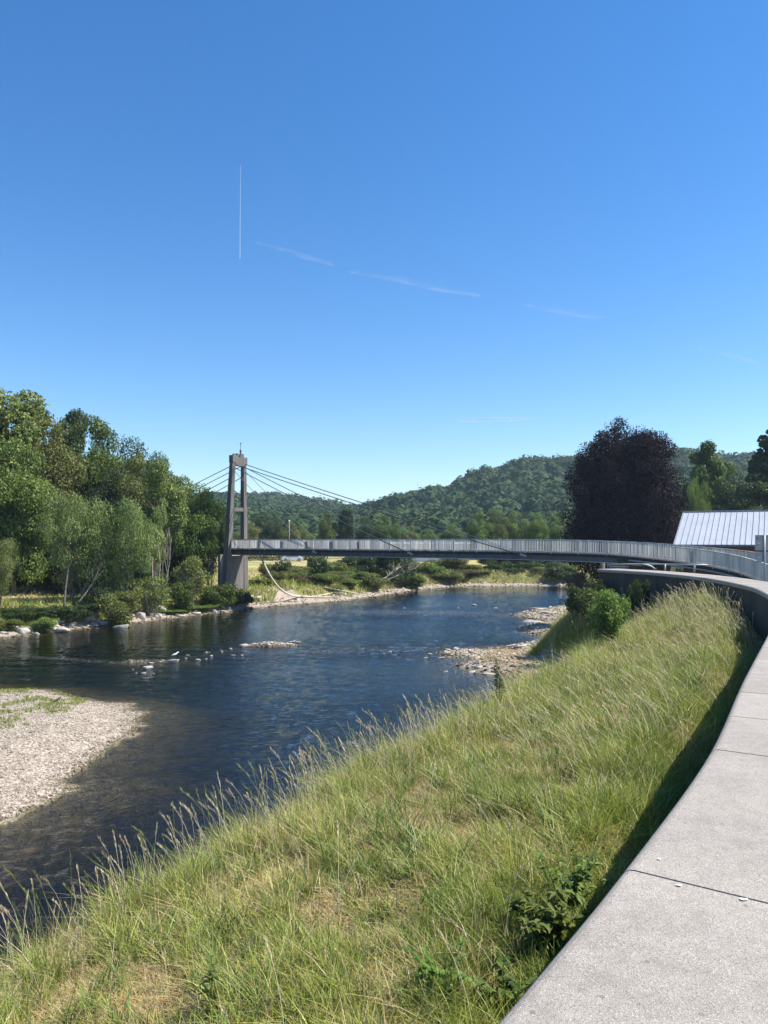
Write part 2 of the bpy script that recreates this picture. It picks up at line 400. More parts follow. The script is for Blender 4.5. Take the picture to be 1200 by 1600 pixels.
# ------------------------------------------------------------------ plan curves
WALL = catmull([(-3.6, -4.5), (-1.3, .2), (.36, 2.59), (1.23, 3.84), (2.65, 6.02), (4.39, 9.05), (6.95, 13.4), (9.3, 17.4), (11.0, 20.9),
                (12.3, 24.0), (13.4, 27.5), (14.3, 33.0), (13.9, 38.5), (12.3, 42.7)], 6)
GUIDE = np.vstack([[(-20, -30)], WALL, [(15.6, 47), (19.0, 55), (22.2, 63), (26, 72), (30.5, 82), (38, 93), (60, 98), (150, 102)]])
WLEN = float(np.sum(np.linalg.norm(np.diff(WALL, axis=0), axis=1)))
G0 = float(np.linalg.norm(WALL[0]-np.array((-20, -30))))
RIVER = [(-140, 30), (-80, 44), (-45, 50), (-27.7, 53.2), (-25, 57.7), (-21.5, 62.1), (-17.9, 68.9), (-13.3, 76.6), (-10, 80.4), (-4.4, 85.4), (0, 94), (4.5, 103.8),
         (11.6, 112), (29, 113.5), (60, 118), (150, 125), (150, 110), (60, 106), (42, 103), (28, 97), (21.5, 86), (18.6, 77.5), (14.5, 73), (12.4, 70), (12.6, 66.5), (14, 63.5), (11.2, 60), (10.6, 57),
         (12, 54), (10.5, 51), (8.4, 49), (8.6, 47), (6, 45), (4.3, 41.6), (4.6, 40), (7, 38.5), (6.2, 35.5), (4.8, 31), (3.2, 27), (.8, 22), (-1.7, 17.5), (-4.2, 12.5), (-6.8, 8), (-9, 3), (-12, -5), (-20, -20), (-140, -40)]
BAR = [(-45, 37), (-24, 36), (-18.2, 35.0), (-15.5, 34.6), (-13.5, 33.2), (-11.05, 31.9), (-9.5, 29.8), (-9.05, 27.2), (-9.1, 25.1), (-9.2, 22.65), (-9.3, 21.6), (-8.3, 21.3), (-9.1, 19.4), (-9.6, 18.4), (-11.5, 15.5), (-16, 11), (-30, 8), (-45, 10)]
HILL_X = [-700, -200, 100, 330, 400, 460, 520, 560, 600, 640, 700, 740, 800, 850, 900, 940, 1000, 1070, 1150, 1200, 1400, 1900]
HILL_Y = [815, 800, 772, 776, 780, 787, 794, 796, 786, 777, 772, 750, 735, 727, 724, 722, 718, 713, 722, 724, 705, 760]
HILL_R = [620, 640, 700, 760, 800, 850, 880, 700, 560, 540, 560, 600, 640, 660, 680, 700, 700, 700, 690, 680, 650, 620]
HILL_0 = 235.0
def hills(x, y):
    r = np.sqrt(x*x+y*y)+1e-6
    X = 600+F*x/np.maximum(y, 1.0)
    X = np.where(y < 20, np.where(x > 0, 1900, -700), X)
    yy = np.interp(X, HILL_X, HILL_Y); R = np.interp(X, HILL_X, HILL_R)
    Ry = R/np.sqrt(1+((X-600)/F)**2)
    top = HC+(HOR-yy)*Ry/F - 11 - 2.6
    t = np.clip((r-HILL_0)/(R-HILL_0), 0, 1.15)
    prof = np.where(t < 1, np.sin(np.minimum(t, 1)*math.pi/2)**1.25, 1 - .2*(t-1))
    spur = 6*nz(x, y, 95, 3)*np.clip(t*(1.1-t)*3, 0, 1)
    return top*prof + spur

def DDf(ga): return 5.5 - 4.0*sstep(G0+WLEN-21, G0+WLEN-6, ga)
def GBf(ga): return 8.2 - 5.0*sstep(G0+WLEN-16, G0+WLEN-3, ga)
def height(x, y, full=False):
    x = np.asarray(x, float); y = np.asarray(y, float)
    dr, _, _ = dist_poly(x, y, RIVER, True); ins = inside(x, y, RIVER)
    xb = x+.30*nz(x, y, 1.6, 41)+.10*nz(x, y, .5, 4); yb = y+.30*nz(x, y, 1.4, 52)+.10*nz(x, y, .45, 9)
    db, _, _ = dist_poly(xb, yb, BAR, True); insb = inside(xb, yb, BAR)
    dg, sg, ga = dist_poly(x, y, GUIDE)
    dw = dg*sg                      # + on the river side
    # opposite bank
    wob = nz(x, y, 2.2, 1)*.25
    L = .25*sstep(0, 1.6, dr) + 1.55*sstep(1.2, 5.5, dr+wob*2) + .8*sstep(5, 30, dr) + .10*nz(x, y, 7, 2)*sstep(2, 8, dr) + .06*nz(x, y, .8, 5)*sstep(0, 2, dr)
    # near bank between wall and water
    h0 = 4.25 - 1.25*np.clip(dw/5.6, 0, 1) - (.42+.35*sstep(5, 14, y)-.75*sstep(20, 30, y))*sstep(1.5, .3, dw) + .55*sstep(22, 33, y)*sstep(4.5, 0, dw) + .12*nz(x, y, 2.6, 4) + .05*nz(x, y, .6, 3)
    DD = DDf(ga)
    toe = .38 + .10*nz(x, y, 1.3, 9)
    Rb = toe + (h0-toe)*(1-sstep(DD-.1, DD+3.1+1.5*sstep(5, 2, DD), dw+.4*nz(x, y, 3.2, 8)))
    wB = sstep(G0+WLEN-14, G0+WLEN-4, ga)
    lin = toe+(3.95-toe)*np.clip(1-dw/3.7, 0, 1)**.9+.10*nz(x, y, 1.7, 2)
    Rb = Rb*(1-wB)+lin*wB
    Rb = Rb*np.clip(dr/1.6, 0, 1)**.6
    beyond = ga > (G0+WLEN)
    plate = np.where(beyond, 4.05, 4.55 + .6*sstep(28, 12, y) - .5*sstep(44, 49, y))
    Rt = np.where(dw > 0, Rb, np.where(beyond, plate, np.where(-dw < .9, 3.6, plate)))
    land = np.where((dw < 0) | ((dw < 16) & (y < 96) & (x > -22) & (y < 62+1.7*x)), Rt, L)
    land = np.where(y > 104, L, land)
    # river bed, bar
    dl = np.minimum(dr, db)
    bed = -.03 - .95*sstep(0, 12, dl) - .05*dl.clip(0, 4) + .10*nz(x, y, 1.4, 3)*sstep(.5, 4, dl)
    isl = .55*np.exp(-(((x+7.5)/2.6)**2+((y-49.6)/1.2)**2)) + .7*np.exp(-(((x+13.5)/2.3)**2+((y-43.0)/1.4)**2))
    bed = np.maximum(bed, .17-.30*(((x+7.6)/2.1)**2+((y-49.5)/.75)**2)+.05*nz(x, y, .5, 2))
    bed = np.maximum(bed, -.02-.25*(((x+13.8)/3.0)**2+((y-43.3)/1.1)**2)+.05*nz(x, y, .5, 2))
    tl = np.clip((x+13.8)/(13.8-9.6), 0, 1); dd_ = np.hypot(x-(-13.8+4.2*tl), y-(43.3+5.4*tl)); bed = np.maximum(bed, -.10-.3*dd_+.09*nz(x, y, .5, 8))
    bed = bed + .35*np.exp(-((y-46.5-.15*x)/2.2)**2)*sstep(-14, -6, x)*sstep(10, 4, x)
    bar = np.minimum(.42, .02+.13*db) + .03*nz(x, y, 1.5, 6)
    z = np.where(ins, np.where(insb, bar, bed), land)
    hz = hills(x, y)
    r = np.sqrt(x*x+y*y)
    z = z + np.where(r > HILL_0, hz, 0)
    if full:
        return z, dr, ins, db, insb, dw, ga
    return z
def hgt(x, y): return float(height(np.array([float(x)]), np.array([float(y)]))[0])

# ------------------------------------------------------------------ ground, water
def axis(lo, hi, fine_lo, fine_hi, step, grow=1.16):
    a = list(np.arange(fine_lo, fine_hi+1e-6, step))
    s = step; v = fine_hi
    while v < hi: s = min(s*grow, 60); v += s; a.append(v)
    s = step; v = fine_lo; b = []
    while v > lo: s = min(s*grow, 60); v -= s; b.append(v)
    return np.array(b[::-1]+a)
gx = axis(-2600, 2600, -34, 32, .35); gy = axis(-400, 3200, 0, 118, .38)
XX, YY = np.meshgrid(gx, gy)
Z, dr, ins, db, insb, dw, ga = height(XX.ravel(), YY.ravel(), True)
nx_, ny_ = len(gx), len(gy)
idx = np.arange(nx_*ny_).reshape(ny_, nx_)
Fq = np.stack([idx[:-1, :-1].ravel(), idx[:-1, 1:].ravel(), idx[1:, 1:].ravel(), idx[1:, :-1].ravel()], 1)
x_, y_ = XX.ravel(), YY.ravel()
grav = np.zeros(len(Z)); grav[ins & insb] = 1
nearw = (~ins) & (dr < 14) & (dw > GBf(ga)-.1-.35*nz(x_, y_, 3, 2)) & (y_ < 80) & (x_ > 0)
grav[nearw] = 1
shore = (~ins) & (dr < 1.7+.5*nz(x_, y_, 2.5, 7)) & (~((dw > 0) & (dw < 8)))
grav[shore] = 1
beach = (~ins) & (dr < 4.5) & (((x_-(-7.5))/8)**2+((y_-82.6)/2.4)**2+.35*nz(x_, y_, 1.5, 4) < 1)
grav[beach] = 1
bedm = (ins & ~insb).astype(float)
bedm = np.maximum(bedm, 1-sstep(-.02, .07, Z))
mead = sstep(84, 96, y_)*(dr > 6) + ((x_ < -15) & (y_ > 60) & (dr > 7))*1.0
isle = ins & (~insb) & (Z > .01); grav[isle] = 1; bedm[isle] = 0
zone = np.stack([grav, bedm, np.clip(mead, 0, 1)], 1)
ground = np_mesh('ground', np.stack([x_, y_, Z], 1), Fq, terrain_mat(), smooth=True, col=zone, colname='zone')
tag(ground, kind='structure')

wx = axis(-150, 150, -32, 22, .15, 1.3); wy = axis(-40, 130, 10, 110, .15, 1.3)
wx = wx[(wx > -150) & (wx < 150)]; wy = wy[(wy > -42) & (wy < 135)]
XX, YY = np.meshgrid(wx, wy); x_, y_ = XX.ravel(), YY.ravel()
n1 = len(x_)
rip = .58 + .28*nz(x_, y_, 9, 2)
rip = rip + .9*np.exp(-((y_-47-.15*x_)/3.0)**2)*sstep(-16, -8, x_)*sstep(14, 6, x_)
rip = rip + .9*np.exp(-((y_-68+.1*x_)/8.0)**2)*sstep(-8, 2, x_)*(.6+.4*nz(x_, y_, 4, 9))
rip = rip*sstep(108, 92, y_)*.9 + .10
rip = rip*(1-.55*np.exp(-((x_+16)/9)**2-((y_-55)/9)**2))
rip = rip + .25*sstep(36, 20, y_)
foam = np.exp(-((y_-47.5-.15*x_)/1.8)**2)*sstep(-10, -5, x_)*sstep(9, 5, x_)*.5 + np.exp(-((y_-72+.1*x_)/3.0)**2)*sstep(-7, 0, x_)*sstep(14, 8, x_)*.8 + np.exp(-((y_-45+.35*(x_+22))/.4)**2)*sstep(-26, -20, x_)*sstep(-11, -15, x_)*.8
idx = np.arange(n1).reshape(len(wy), len(wx))
Ft = np.stack([idx[:-1, :-1].ravel(), idx[:-1, 1:].ravel(), idx[1:, 1:].ravel(), idx[1:, :-1].ravel()], 1)
wr = np.random.default_rng(3); wave = np.zeros(n1); wsum = 0
for k in range(44):
    lam = .42*(1.7/.42)**wr.random(); th = math.radians(62)+wr.normal(0, .75); ph = wr.uniform(0, 6.28); kx, ky = math.cos(th)*6.283/lam, math.sin(th)*6.283/lam
    wave += .0021*lam**.65*np.sin(kx*x_+ky*y_+ph+.8*np.sin(x_*.7+k)+.8*np.sin(y_*.6+2*k))
wm = sstep(-32, -28, x_)*sstep(22, 18, x_)*sstep(10, 14, y_)*sstep(108, 90, y_)
top = np.stack([x_, y_, wave*wm*np.clip(rip, .1, 1.6)], 1); bot = top.copy(); bot[:, 2] = -3.0
rim = list(idx[0, :])+list(idx[1:, -1])+list(idx[-1, -2::-1])+list(idx[-2:0:-1, 0])
Fs = np.array([[a, a+n1, b+n1, b] for a, b in zip(rim, rim[1:]+rim[:1])])
Fb = Ft[:, ::-1]+n1
rc = np.stack([np.clip(rip, .06, 2), np.clip(foam, 0, 1), np.zeros(n1)], 1)
water = np_mesh('river_water', np.vstack([top, bot]), np.vstack([Ft, Fs, Fb]), water_mat(), smooth=True, col=np.vstack([rc, rc]), colname='ripple')
tag(water, kind='structure')

# ------------------------------------------------------------------ scatter of small templates into one mesh
def hull(seed, n=10, s=(1, .8, .5)):
    rs = random.Random(seed); bm = bmesh.new()
    for _ in range(n):
        v = Vector((rs.gauss(0, 1), rs.gauss(0, 1), rs.gauss(0, 1))).normalized()*rs.uniform(.8, 1)
        bm.verts.new((v.x*s[0], v.y*s[1], v.z*s[2]))
    r = bmesh.ops.convex_hull(bm, input=bm.verts)
    bmesh.ops.delete(bm, geom=[v for v in bm.verts if not v.link_faces], context='VERTS')
    bmesh.ops.triangulate(bm, faces=bm.faces)
    bm.verts.index_update()
    V = np.array([v.co[:] for v in bm.verts]); T = np.array([[v.index for v in f.verts] for f in bm.faces]); bm.free()
    return V, T
def scatter(name, templates, P, S, mat, tilt=.3, **kw):
    VS = []; FS = []; off = 0
    k = RNG.integers(0, len(templates), len(P))
    for ti, (V, T) in enumerate(templates):
        m = k == ti; p = P[m]; s = S[m]; n = len(p)
        if n == 0: continue
        a = RNG.uniform(0, 6.283, n); ca, sa = np.cos(a), np.sin(a)
        tx = RNG.normal(0, tilt, n)
        v = V[None]*s[:, None, None] if s.ndim == 1 else V[None]*s[:, None, :]
        y2 = v[..., 1]*np.cos(tx)[:, None]-v[..., 2]*np.sin(tx)[:, None]; z2 = v[..., 1]*np.sin(tx)[:, None]+v[..., 2]*np.cos(tx)[:, None]
        X = v[..., 0]*ca[:, None]-y2*sa[:, None]; Y = v[..., 0]*sa[:, None]+y2*ca[:, None]
        W = np.stack([X, Y, z2], -1)+p[:, None, :]
        VS.append(W.reshape(-1, 3)); FS.append((T[None]+(np.arange(n)*len(V))[:, None, None]+off).reshape(-1, 3)); off += n*len(V)
    return np_mesh(name, np.vstack(VS), np.vstack(FS), mat, **kw)
STN = [hull(i, 9, (1, .75, .45)) for i in range(6)]

def in_region(n, xr, yr, test):
    x = RNG.uniform(*xr, n); y = RNG.uniform(*yr, n); z, dr, ins, db, insb, dw, ga = height(x, y, True)
    m = test(x, y, z, dr, ins, db, insb, dw)
    return np.stack([x[m], y[m], z[m]], 1)
# pebbles of the bar (denser near the viewer)
p1 = in_region(120000, (-22, -7.6), (14.5, 36), lambda x, y, z, dr, ins, db, insb, dw: (z > -.13) & (x/y > -.62) & (insb | (db < .9)))
s1 = RNG.gamma(1.6, .011, len(p1))+.011
o = scatter('gravel_stones', STN, p1, s1, M['stone']); tag(o, 'pale pebbles covering the gravel bar on the left', 'gravel', kind='stuff')
p2 = in_region(42000, (2, 22), (34, 80), lambda x, y, z, dr, ins, db, insb, dw: (z > -.14) & ((z < .85) | ((dw > 3.1) & (y > 42))) & (dw > 2.9) & (dr < 13))
s2 = RNG.gamma(2.0, .035, len(p2))+.03
o = scatter('shore_stones', STN, p2, s2, M['stone']); tag(o, 'grey and pink stones along the right river edge', 'gravel', kind='stuff')
p3 = in_region(50000, (-45, 60), (44, 122), lambda x, y, z, dr, ins, db, insb, dw: (z > -.12) & (z < .8) & (dr < 2.4) & ~((dw > -2) & (dw < 8) & (y < 100)) & (y > 44) & ~((x > 5) & (y < 80)))
s3 = RNG.gamma(2.0, .06, len(p3))+.05
o = scatter('bank_stones', STN, p3, s3, M['stone']); tag(o, 'pale stones along the foot of the opposite bank', 'stones', kind='stuff')
p4 = np.vstack([in_region(9000, (-10.5, -4.5), (48, 51), lambda x, y, z, dr, ins, db, insb, dw: z > -.07), in_region(9000, (-17.5, -8.5), (41.5, 49), lambda x, y, z, dr, ins, db, insb, dw: z > -.09)]); _u = in_region(10, (-20, 14), (38, 56), lambda x, y, z, dr, ins, db, insb, dw: ins & ~insb & (z > -.10))
s4 = RNG.gamma(2.2, .03, len(p4))+.03
if len(p4):
    o = scatter('shoal_stones', STN, p4, s4, M['stone']); tag(o, 'stones of the low shoal in mid river', 'gravel', kind='stuff')

# ------------------------------------------------------------------ grass
def blades(name, P, H, W, lean, colr, label, seg=3, bias=(0, 0), mat=None, taper=.12):
    n = len(P); a = RNG.uniform(0, 6.283, n)
    ld = np.stack([np.cos(a)*lean+bias[0]*H, np.sin(a)*lean+bias[1]*H], 1)
    wa = RNG.uniform(0, 6.283, n); wd = np.stack([np.cos(wa), np.sin(wa)], 1)
    VS = []
    for i in range(seg+1):
        t = i/seg
        c = P.copy(); c[:, :2] += ld*(t**1.9); c[:, 2] += H*t*(1-.22*t*np.clip(np.hypot(ld[:, 0], ld[:, 1])/H, 0, 1.5))
        hw = W*.5*((1-t)**.7*(1-taper)+taper)
        l = c.copy(); r = c.copy(); l[:, :2] -= wd*hw[:, None]; r[:, :2] += wd*hw[:, None]
        VS += [l, r]
    V = np.stack(VS, 1).reshape(-1, 3); k = 2*(seg+1)
    b = (np.arange(n)*k)[:, None]
    Fc = np.concatenate([b+np.array([[2*i, 2*i+1, 2*i+3, 2*i+2]]) for i in range(seg)], 1).reshape(-1, 4)
    C = np.repeat(colr, k, axis=0).astype(np.float32)
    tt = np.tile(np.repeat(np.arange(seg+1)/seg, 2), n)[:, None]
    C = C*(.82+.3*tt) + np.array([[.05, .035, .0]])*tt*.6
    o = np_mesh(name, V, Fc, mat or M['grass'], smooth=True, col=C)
    return tag(o, label, 'grass', kind='stuff')
def pal(g, d, n):
    """g greenness 0..1, d dryness"""
    dark = np.array([.075, .15, .02]); mid = np.array([.26, .33, .045]); light_green = np.array([.46, .46, .11]); straw = np.array([.62, .51, .28]); brown = np.array([.30, .19, .10])  # blade tones from deep to palest green, then dry ones; mixed at random
    u = RNG.uniform(0, 1, n)[:, None]; g = np.clip(g, 0, 1)[:, None]; d = np.clip(d, 0, 1)[:, None]
    base = dark*(1-u)+mid*u; base = base*g+(mid*(1-u)+light_green*u)*(1-g)
    dry = straw*(.55+.5*u)*(1-.3*(u > .85))+brown*.25*(u < .2)
    pick = (RNG.uniform(0, 1, n)[:, None] < d)
    return np.where(pick, dry, base)
def near_bank(n, ymin, ymax, xr=(-8, 16), dmax=8.8):
    x = RNG.uniform(*xr, n); y = RNG.uniform(ymin, ymax, n)
    z, dr, ins, db, insb, dw, ga = height(x, y, True)
    m = (~ins) & (dw > .12) & (dw < GBf(ga)+dmax-8.5+.5*nz(x, y, 2, 1)) & (np.abs(x) < y*.56+1.5) & (dr > .2)
    return x[m], y[m], z[m], dw[m]
def patch(x, y):
    d = .47+.42*nz(x, y, .75, 12)+.46*nz(x, y, .27, 5); g = .40+.6*nz(x, y, 1.3, 31)
    dwp = dist_poly(x, y, GUIDE); dwp = dwp[0]*dwp[1]
    d = d + .24*sstep(1.3, 3.6, dwp)*sstep(17, 9, y) - .10*sstep(20, 30, y) 
    return g, d
GRASSN = 0
GL1 = ['tall green and straw coloured grass at the near end of the river bank', 'tangled tall grass of the near river bank', 'tall grass of the river bank in the middle distance', 'tall grass along the curving wall', 'pale green tall grass at the far end of the curving wall']
GL2 = ['dry straw matted under the nearest grass', 'dry straw matted under the near bank grass', 'dry straw matted under the middle grass', 'dry straw under the grass along the curving wall', 'dry straw under the farthest wall grass']
GL3 = ['broad bladed green tufts in the nearest grass', 'broad bladed green tufts on the near bank', 'broad bladed tufts on the middle of the bank']
for i, (ya, yb, dens, wdt, hh, xr) in enumerate([(1.6, 6.5, 2400, .0068, .36, (-5, 4.5)), (6.5, 12, 1500, .009, .44, (-8, 7)), (12, 20, 850, .012, .50, (-5, 12)), (20, 31, 560, .017, .54, (-1, 16)), (31, 47, 360, .024, .56, (2, 17))]):
    area = (yb-ya)*(xr[1]-xr[0]); x, y, z, d_ = near_bank(int(area*dens), ya, yb, xr)
    nt_f = max(20, len(x)//14); tc_ = RNG.integers(0, len(x), nt_f); own = RNG.integers(0, nt_f, len(x)); sig = [.04, .05, .07, .10, .14][i]
    ox, oy = RNG.normal(0, sig, len(x)), RNG.normal(0, sig, len(x)); loose = RNG.random(len(x)) < .30
    x = np.where(loose, x, x[tc_][own]+ox); y = np.where(loose, y, y[tc_][own]+oy)
    z, _, in_, _, _, d_, _ = height(x, y, True)
    g, d = patch(x, y); wallside = sstep(.75, .35, d_)*(1 if i < 4 else 0)
    d = np.clip(d-.35*sstep(2.4, .8, d_), 0, 1.3)
    keep = (d_ > .1) & (~in_) & (RNG.random(len(x)) < 1.10-.85*sstep(.45, 1.0, d)-.75*wallside)
    x, y, z, d_, ox, oy, own, loose, g, d, wallside = [v[keep] for v in (x, y, z, d_, ox, oy, own, loose, g, d, wallside)]
    n = len(x); GRASSN += n; tr_ = RNG.random(nt_f)
    edge = sstep(3.2, 5.4, d_)
    g = g+.7*(tr_[own]-.5)*(~loose); d2 = d*.72+.6*(RNG.random(nt_f)[own]-.5)*(~loose)
    H = hh*(.45+.7*RNG.random(n))*(1.0-.5*sstep(.35, .95, d))*(.8+.4*edge)*(.7+.6*tr_[own])*(1-.6*wallside)*(1+.3*nz(x, y, .8, 3))
    C = pal(g, d2, n)
    # tuft lean: blades fall away from the tuft centre
    k_ = RNG.uniform(.1, 1.0, n)**1.4
    P = np.stack([x, y, z-.03], 1)
    P0 = P.copy()
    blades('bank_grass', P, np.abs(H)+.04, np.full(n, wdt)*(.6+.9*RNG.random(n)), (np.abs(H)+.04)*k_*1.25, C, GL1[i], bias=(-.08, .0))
    # matted straw, lying in every direction, thickest in the dry patches
    m2 = int(n*1.1); xx = RNG.uniform(*xr, m2*3); yy = RNG.uniform(ya, yb, m2*3)
    zz_, _, in_, _, _, dd_, _ = height(xx, yy, True); gg_, pd = patch(xx, yy)
    kk = (~in_) & (dd_ > .15) & (dd_ < 7.2) & (np.abs(xx) < yy*.56+1.5) & (RNG.random(len(xx)) < .22+.75*sstep(.35, .95, pd))
    xx, yy, zz_, gg_, dd_ = [v[kk][:m2] for v in (xx, yy, zz_, gg_, dd_)]; m2 = len(xx)
    H2 = hh*RNG.uniform(.10, .42, m2); C2 = pal(gg_, np.full(m2, .9), m2)
    rd = RNG.random((m2, 1)); C2 = np.where(rd < .3, C2*np.array([[.95, .68, .55]]), C2)
    blades('dry_thatch', np.stack([xx, yy, zz_-.01], 1), H2, np.full(m2, wdt*1.15), H2*RNG.uniform(.8, 2.6, m2), C2, GL2[i])
    if i < 3:
        nc = [520, 600, 420][i]; cx_ = RNG.uniform(*xr, nc*3); cy_ = RNG.uniform(ya, yb, nc*3)
        q_, _, in_, _, _, dd_, _ = height(cx_, cy_, True); gg_, pd = patch(cx_, cy_)
        kk = (~in_) & (dd_ > .3) & (dd_ < 6) & (np.abs(cx_) < cy_*.56+1.5) & (pd < .75); cx_, cy_ = cx_[kk][:nc], cy_[kk][:nc]
        o_ = np.repeat(np.arange(len(cx_)), 16); m3 = len(o_); tone = RNG.random(len(cx_))[o_][:, None]; hs_ = RNG.uniform(.6, 1.25, len(cx_))[o_]
        xx = cx_[o_]+RNG.normal(0, .03+.01*i, m3); yy = cy_[o_]+RNG.normal(0, .03+.01*i, m3)
        H3_ = hh*.95*hs_*RNG.uniform(.5, 1.1, m3)
        C3 = (np.array([.045, .10, .03])*(1-tone)+np.array([.20, .31, .07])*tone)*RNG.uniform(.7, 1.25, (m3, 1))
        blades('broad_grass', np.stack([xx, yy, height(xx, yy)-.02], 1), H3_, RNG.uniform(1.3, 2.3, m3)*wdt, H3_*RNG.uniform(.2, 1.1, m3), C3, GL3[i], seg=4)

def seed_stalks(name, P, H, W, label, lean=.28, bias=(-.15, 0), headlen=.2, seg=7, dense=1.0, tone=(.60, .54, .38)):
    """thin stems, each ending in a loose seed head"""
    n = len(P); a = RNG.uniform(0, 6.283, n); le = H*RNG.uniform(.05, lean, n)
    ld = np.stack([np.cos(a)*le+bias[0]*H, np.sin(a)*le+bias[1]*H], 1)
    VS, FS, CS = [], [], []; off = 0
    def cen(t):
        c = P.copy(); c[:, :2] += ld*(t**2.3)[:, None]; c[:, 2] += H*(t-.12*t**4)
        return c
    ang = [0, 2.094, 4.189]
    R = []
    for i in range(seg+1):
        t = np.full(n, i/seg); c = cen(t)
        for q in ang:
            v = c.copy(); v[:, 0] += math.cos(q)*W*.5*(1-.4*i/seg); v[:, 1] += math.sin(q)*W*.5*(1-.4*i/seg); R.append(v)
    V = np.stack(R, 1).reshape(-1, 3); k = 3*(seg+1); b = (np.arange(n)*k)[:, None]
    f = []
    for i in range(seg):
        for q in range(3): f.append([3*i+q, 3*i+(q+1) % 3, 3*(i+1)+(q+1) % 3, 3*(i+1)+q])
    FS.append((b[:, :, None]+np.array(f)[None]).reshape(-1, 4)); VS.append(V)
    u = RNG.uniform(.7, 1.15, n)[:, None]; green = (RNG.random(n) < .3)[:, None]
    base = np.where(green, np.array([.22, .27, .09]), np.array(tone))*u
    CS.append(np.repeat(base, k, 0)); off = len(V)
    m = int(22*dense)
    for j in range(m):
        t = 1-headlen*RNG.random(n)**1.0; c = cen(t)
        q = RNG.uniform(0, 6.283, n); sp = W*RNG.uniform(.4, 1.7, n); L = H*.04*RNG.uniform(.6, 1.4, n)
        o_ = np.stack([np.cos(q)*sp, np.sin(q)*sp, np.zeros(n)], 1)
        a0 = c+o_*.2; a1 = c+o_+np.stack([ld[:, 0]*.03, ld[:, 1]*.03, L*.5], 1); a2 = c+o_*1.2+np.stack([ld[:, 0]*.06, ld[:, 1]*.06, L], 1)
        side = np.stack([-np.sin(q), np.cos(q), np.zeros(n)], 1)*(W*.5)[:, None]
        V = np.stack([a0, a1+side, a2, a1-side], 1).reshape(-1, 3)
        VS.append(V); FS.append(np.arange(n*4).reshape(-1, 4)+off); off += n*4
        CS.append(np.repeat(base*np.array([[1.1, 1.02, .95]]), 4, 0))
    o = np_mesh(name, np.vstack(VS), np.vstack(FS), M['grass'], col=np.vstack(CS))
    return tag(o, label, 'grass', kind='stuff')
def pick_bank(n, ya, yb, xr, dlo, dhi):
    x, y, z, d = near_bank(n, ya, yb, xr, 9.5)
    m = (d > dlo) & (d < dhi); return np.stack([x[m], y[m], z[m]], 1)
P = pick_bank(9000, 5, 16, (-8, 4), 4.6, 6.8)[:520]
seed_stalks('seed_grass', P, RNG.uniform(.6, 1.25, len(P)), np.full(len(P), .0062), 'tall pale seeding grass on the crest of the bank against the water')
P = pick_bank(9000, 12, 24, (-4, 9), 4.8, 7.2)[:200]
seed_stalks('seed_grass', P, RNG.uniform(.6, 1.1, len(P)), np.full(len(P), .010), 'thin seeding grass on the bank crest beside the blue water', dense=.7)
P = pick_bank(6000, 3, 14, (-6, 6), .6, 5)[:200]
seed_stalks('seed_grass', P, RNG.uniform(.45, .85, len(P)), np.full(len(P), .005), 'scattered seeding stems within the near grass', lean=.7, dense=.7)
P = pick_bank(12000, 10, 30, (2, 14), .6, 4.5)[:900]
seed_stalks('seed_grass', P, RNG.uniform(.6, .9, len(P)), np.full(len(P), .010), 'pale feathery seeding grass in the middle of the bank', lean=.5, bias=(-.4, 0), dense=.6, tone=(.62, .56, .36))
P = pick_bank(12000, 22, 44, (6, 15), .3, 2.6)[:800]
seed_stalks('seed_grass', P, RNG.uniform(.7, 1.1, len(P)), np.full(len(P), .014), 'pale seeding grass against the foot of the curved wall', lean=.4, dense=.6, tone=(.62, .56, .38))

# far banks
def far_grass(name, n, xr, yr, test, H0, W0, label, g0=.5, d0=.2, tones=None):
    P = in_region(n, xr, yr, test); k = len(P)
    if k == 0: return
    H = H0*RNG.uniform(.5, 1.2, k)*(1+.5*nz(P[:, 0], P[:, 1], 2.2, 4)); g = g0+.5*nz(P[:, 0], P[:, 1], 3.5, 6); d = d0+.5*nz(P[:, 0], P[:, 1], 5, 14)
    C = pal(g, d, k)
    if tones is not None: C = C*.3+np.array(tones)*.7*RNG.uniform(.7, 1.3, (k, 1))
    blades(name, P, np.abs(H)+.05, np.full(k, W0), np.abs(H)*RNG.uniform(.2, .9, k), C, label, seg=2)
far_grass('bank_grass', 60000, (-40, -12), (52, 84), lambda x, y, z, dr, ins, db, insb, dw: (~ins) & (z > .35) & (dr > 1.2) & (dr < 7) & (x < -9), .42, .06, 'bright green grass on the left bank below the trees', .35, .05)
far_grass('bank_grass', 30000, (-60, -12), (58, 110), lambda x, y, z, dr, ins, db, insb, dw: (~ins) & (dr >= 6) & (x < -11), .22, .07, 'short dry meadow grass under the left trees', .3, .75)
far_grass('bank_grass', 60000, (-16, 32), (78, 135), lambda x, y, z, dr, ins, db, insb, dw: (~ins) & (z > .35) & (dr > 1.5) & (dr < 14) & ~((dw < 14) & (y < 104)) & ~((((x+7.5)/8)**2+((y-82.6)/2.4)**2) < .9), .6, .09, 'rough mixed grass on the far bank behind the footbridge', .4, .35)
far_grass('bank_grass', 30000, (10, 40), (44, 96), lambda x, y, z, dr, ins, db, insb, dw: (~ins) & (dw > -3) & (dw < 3.3) & (x < 36) & (y > 44) & ((y > 52) | (dw > 0)), .5, .06, 'yellow green grass beyond the end of the curved wall', .2, .35)
far_grass('bar_weeds', 26000, (-21, -11.5), (22, 34.6), lambda x, y, z, dr, ins, db, insb, dw: insb & ((.6*nz(x, y, 2.1, 3)+.5*nz(x, y, .7, 8)) > .0+.25*(x > -13.5)) & (x < -12.0-.25*np.abs(y-28.5)) & (y > 23), .065, .03, 'low green weeds growing on the gravel bar', .3, .05, tones=(.22, .26, .07))

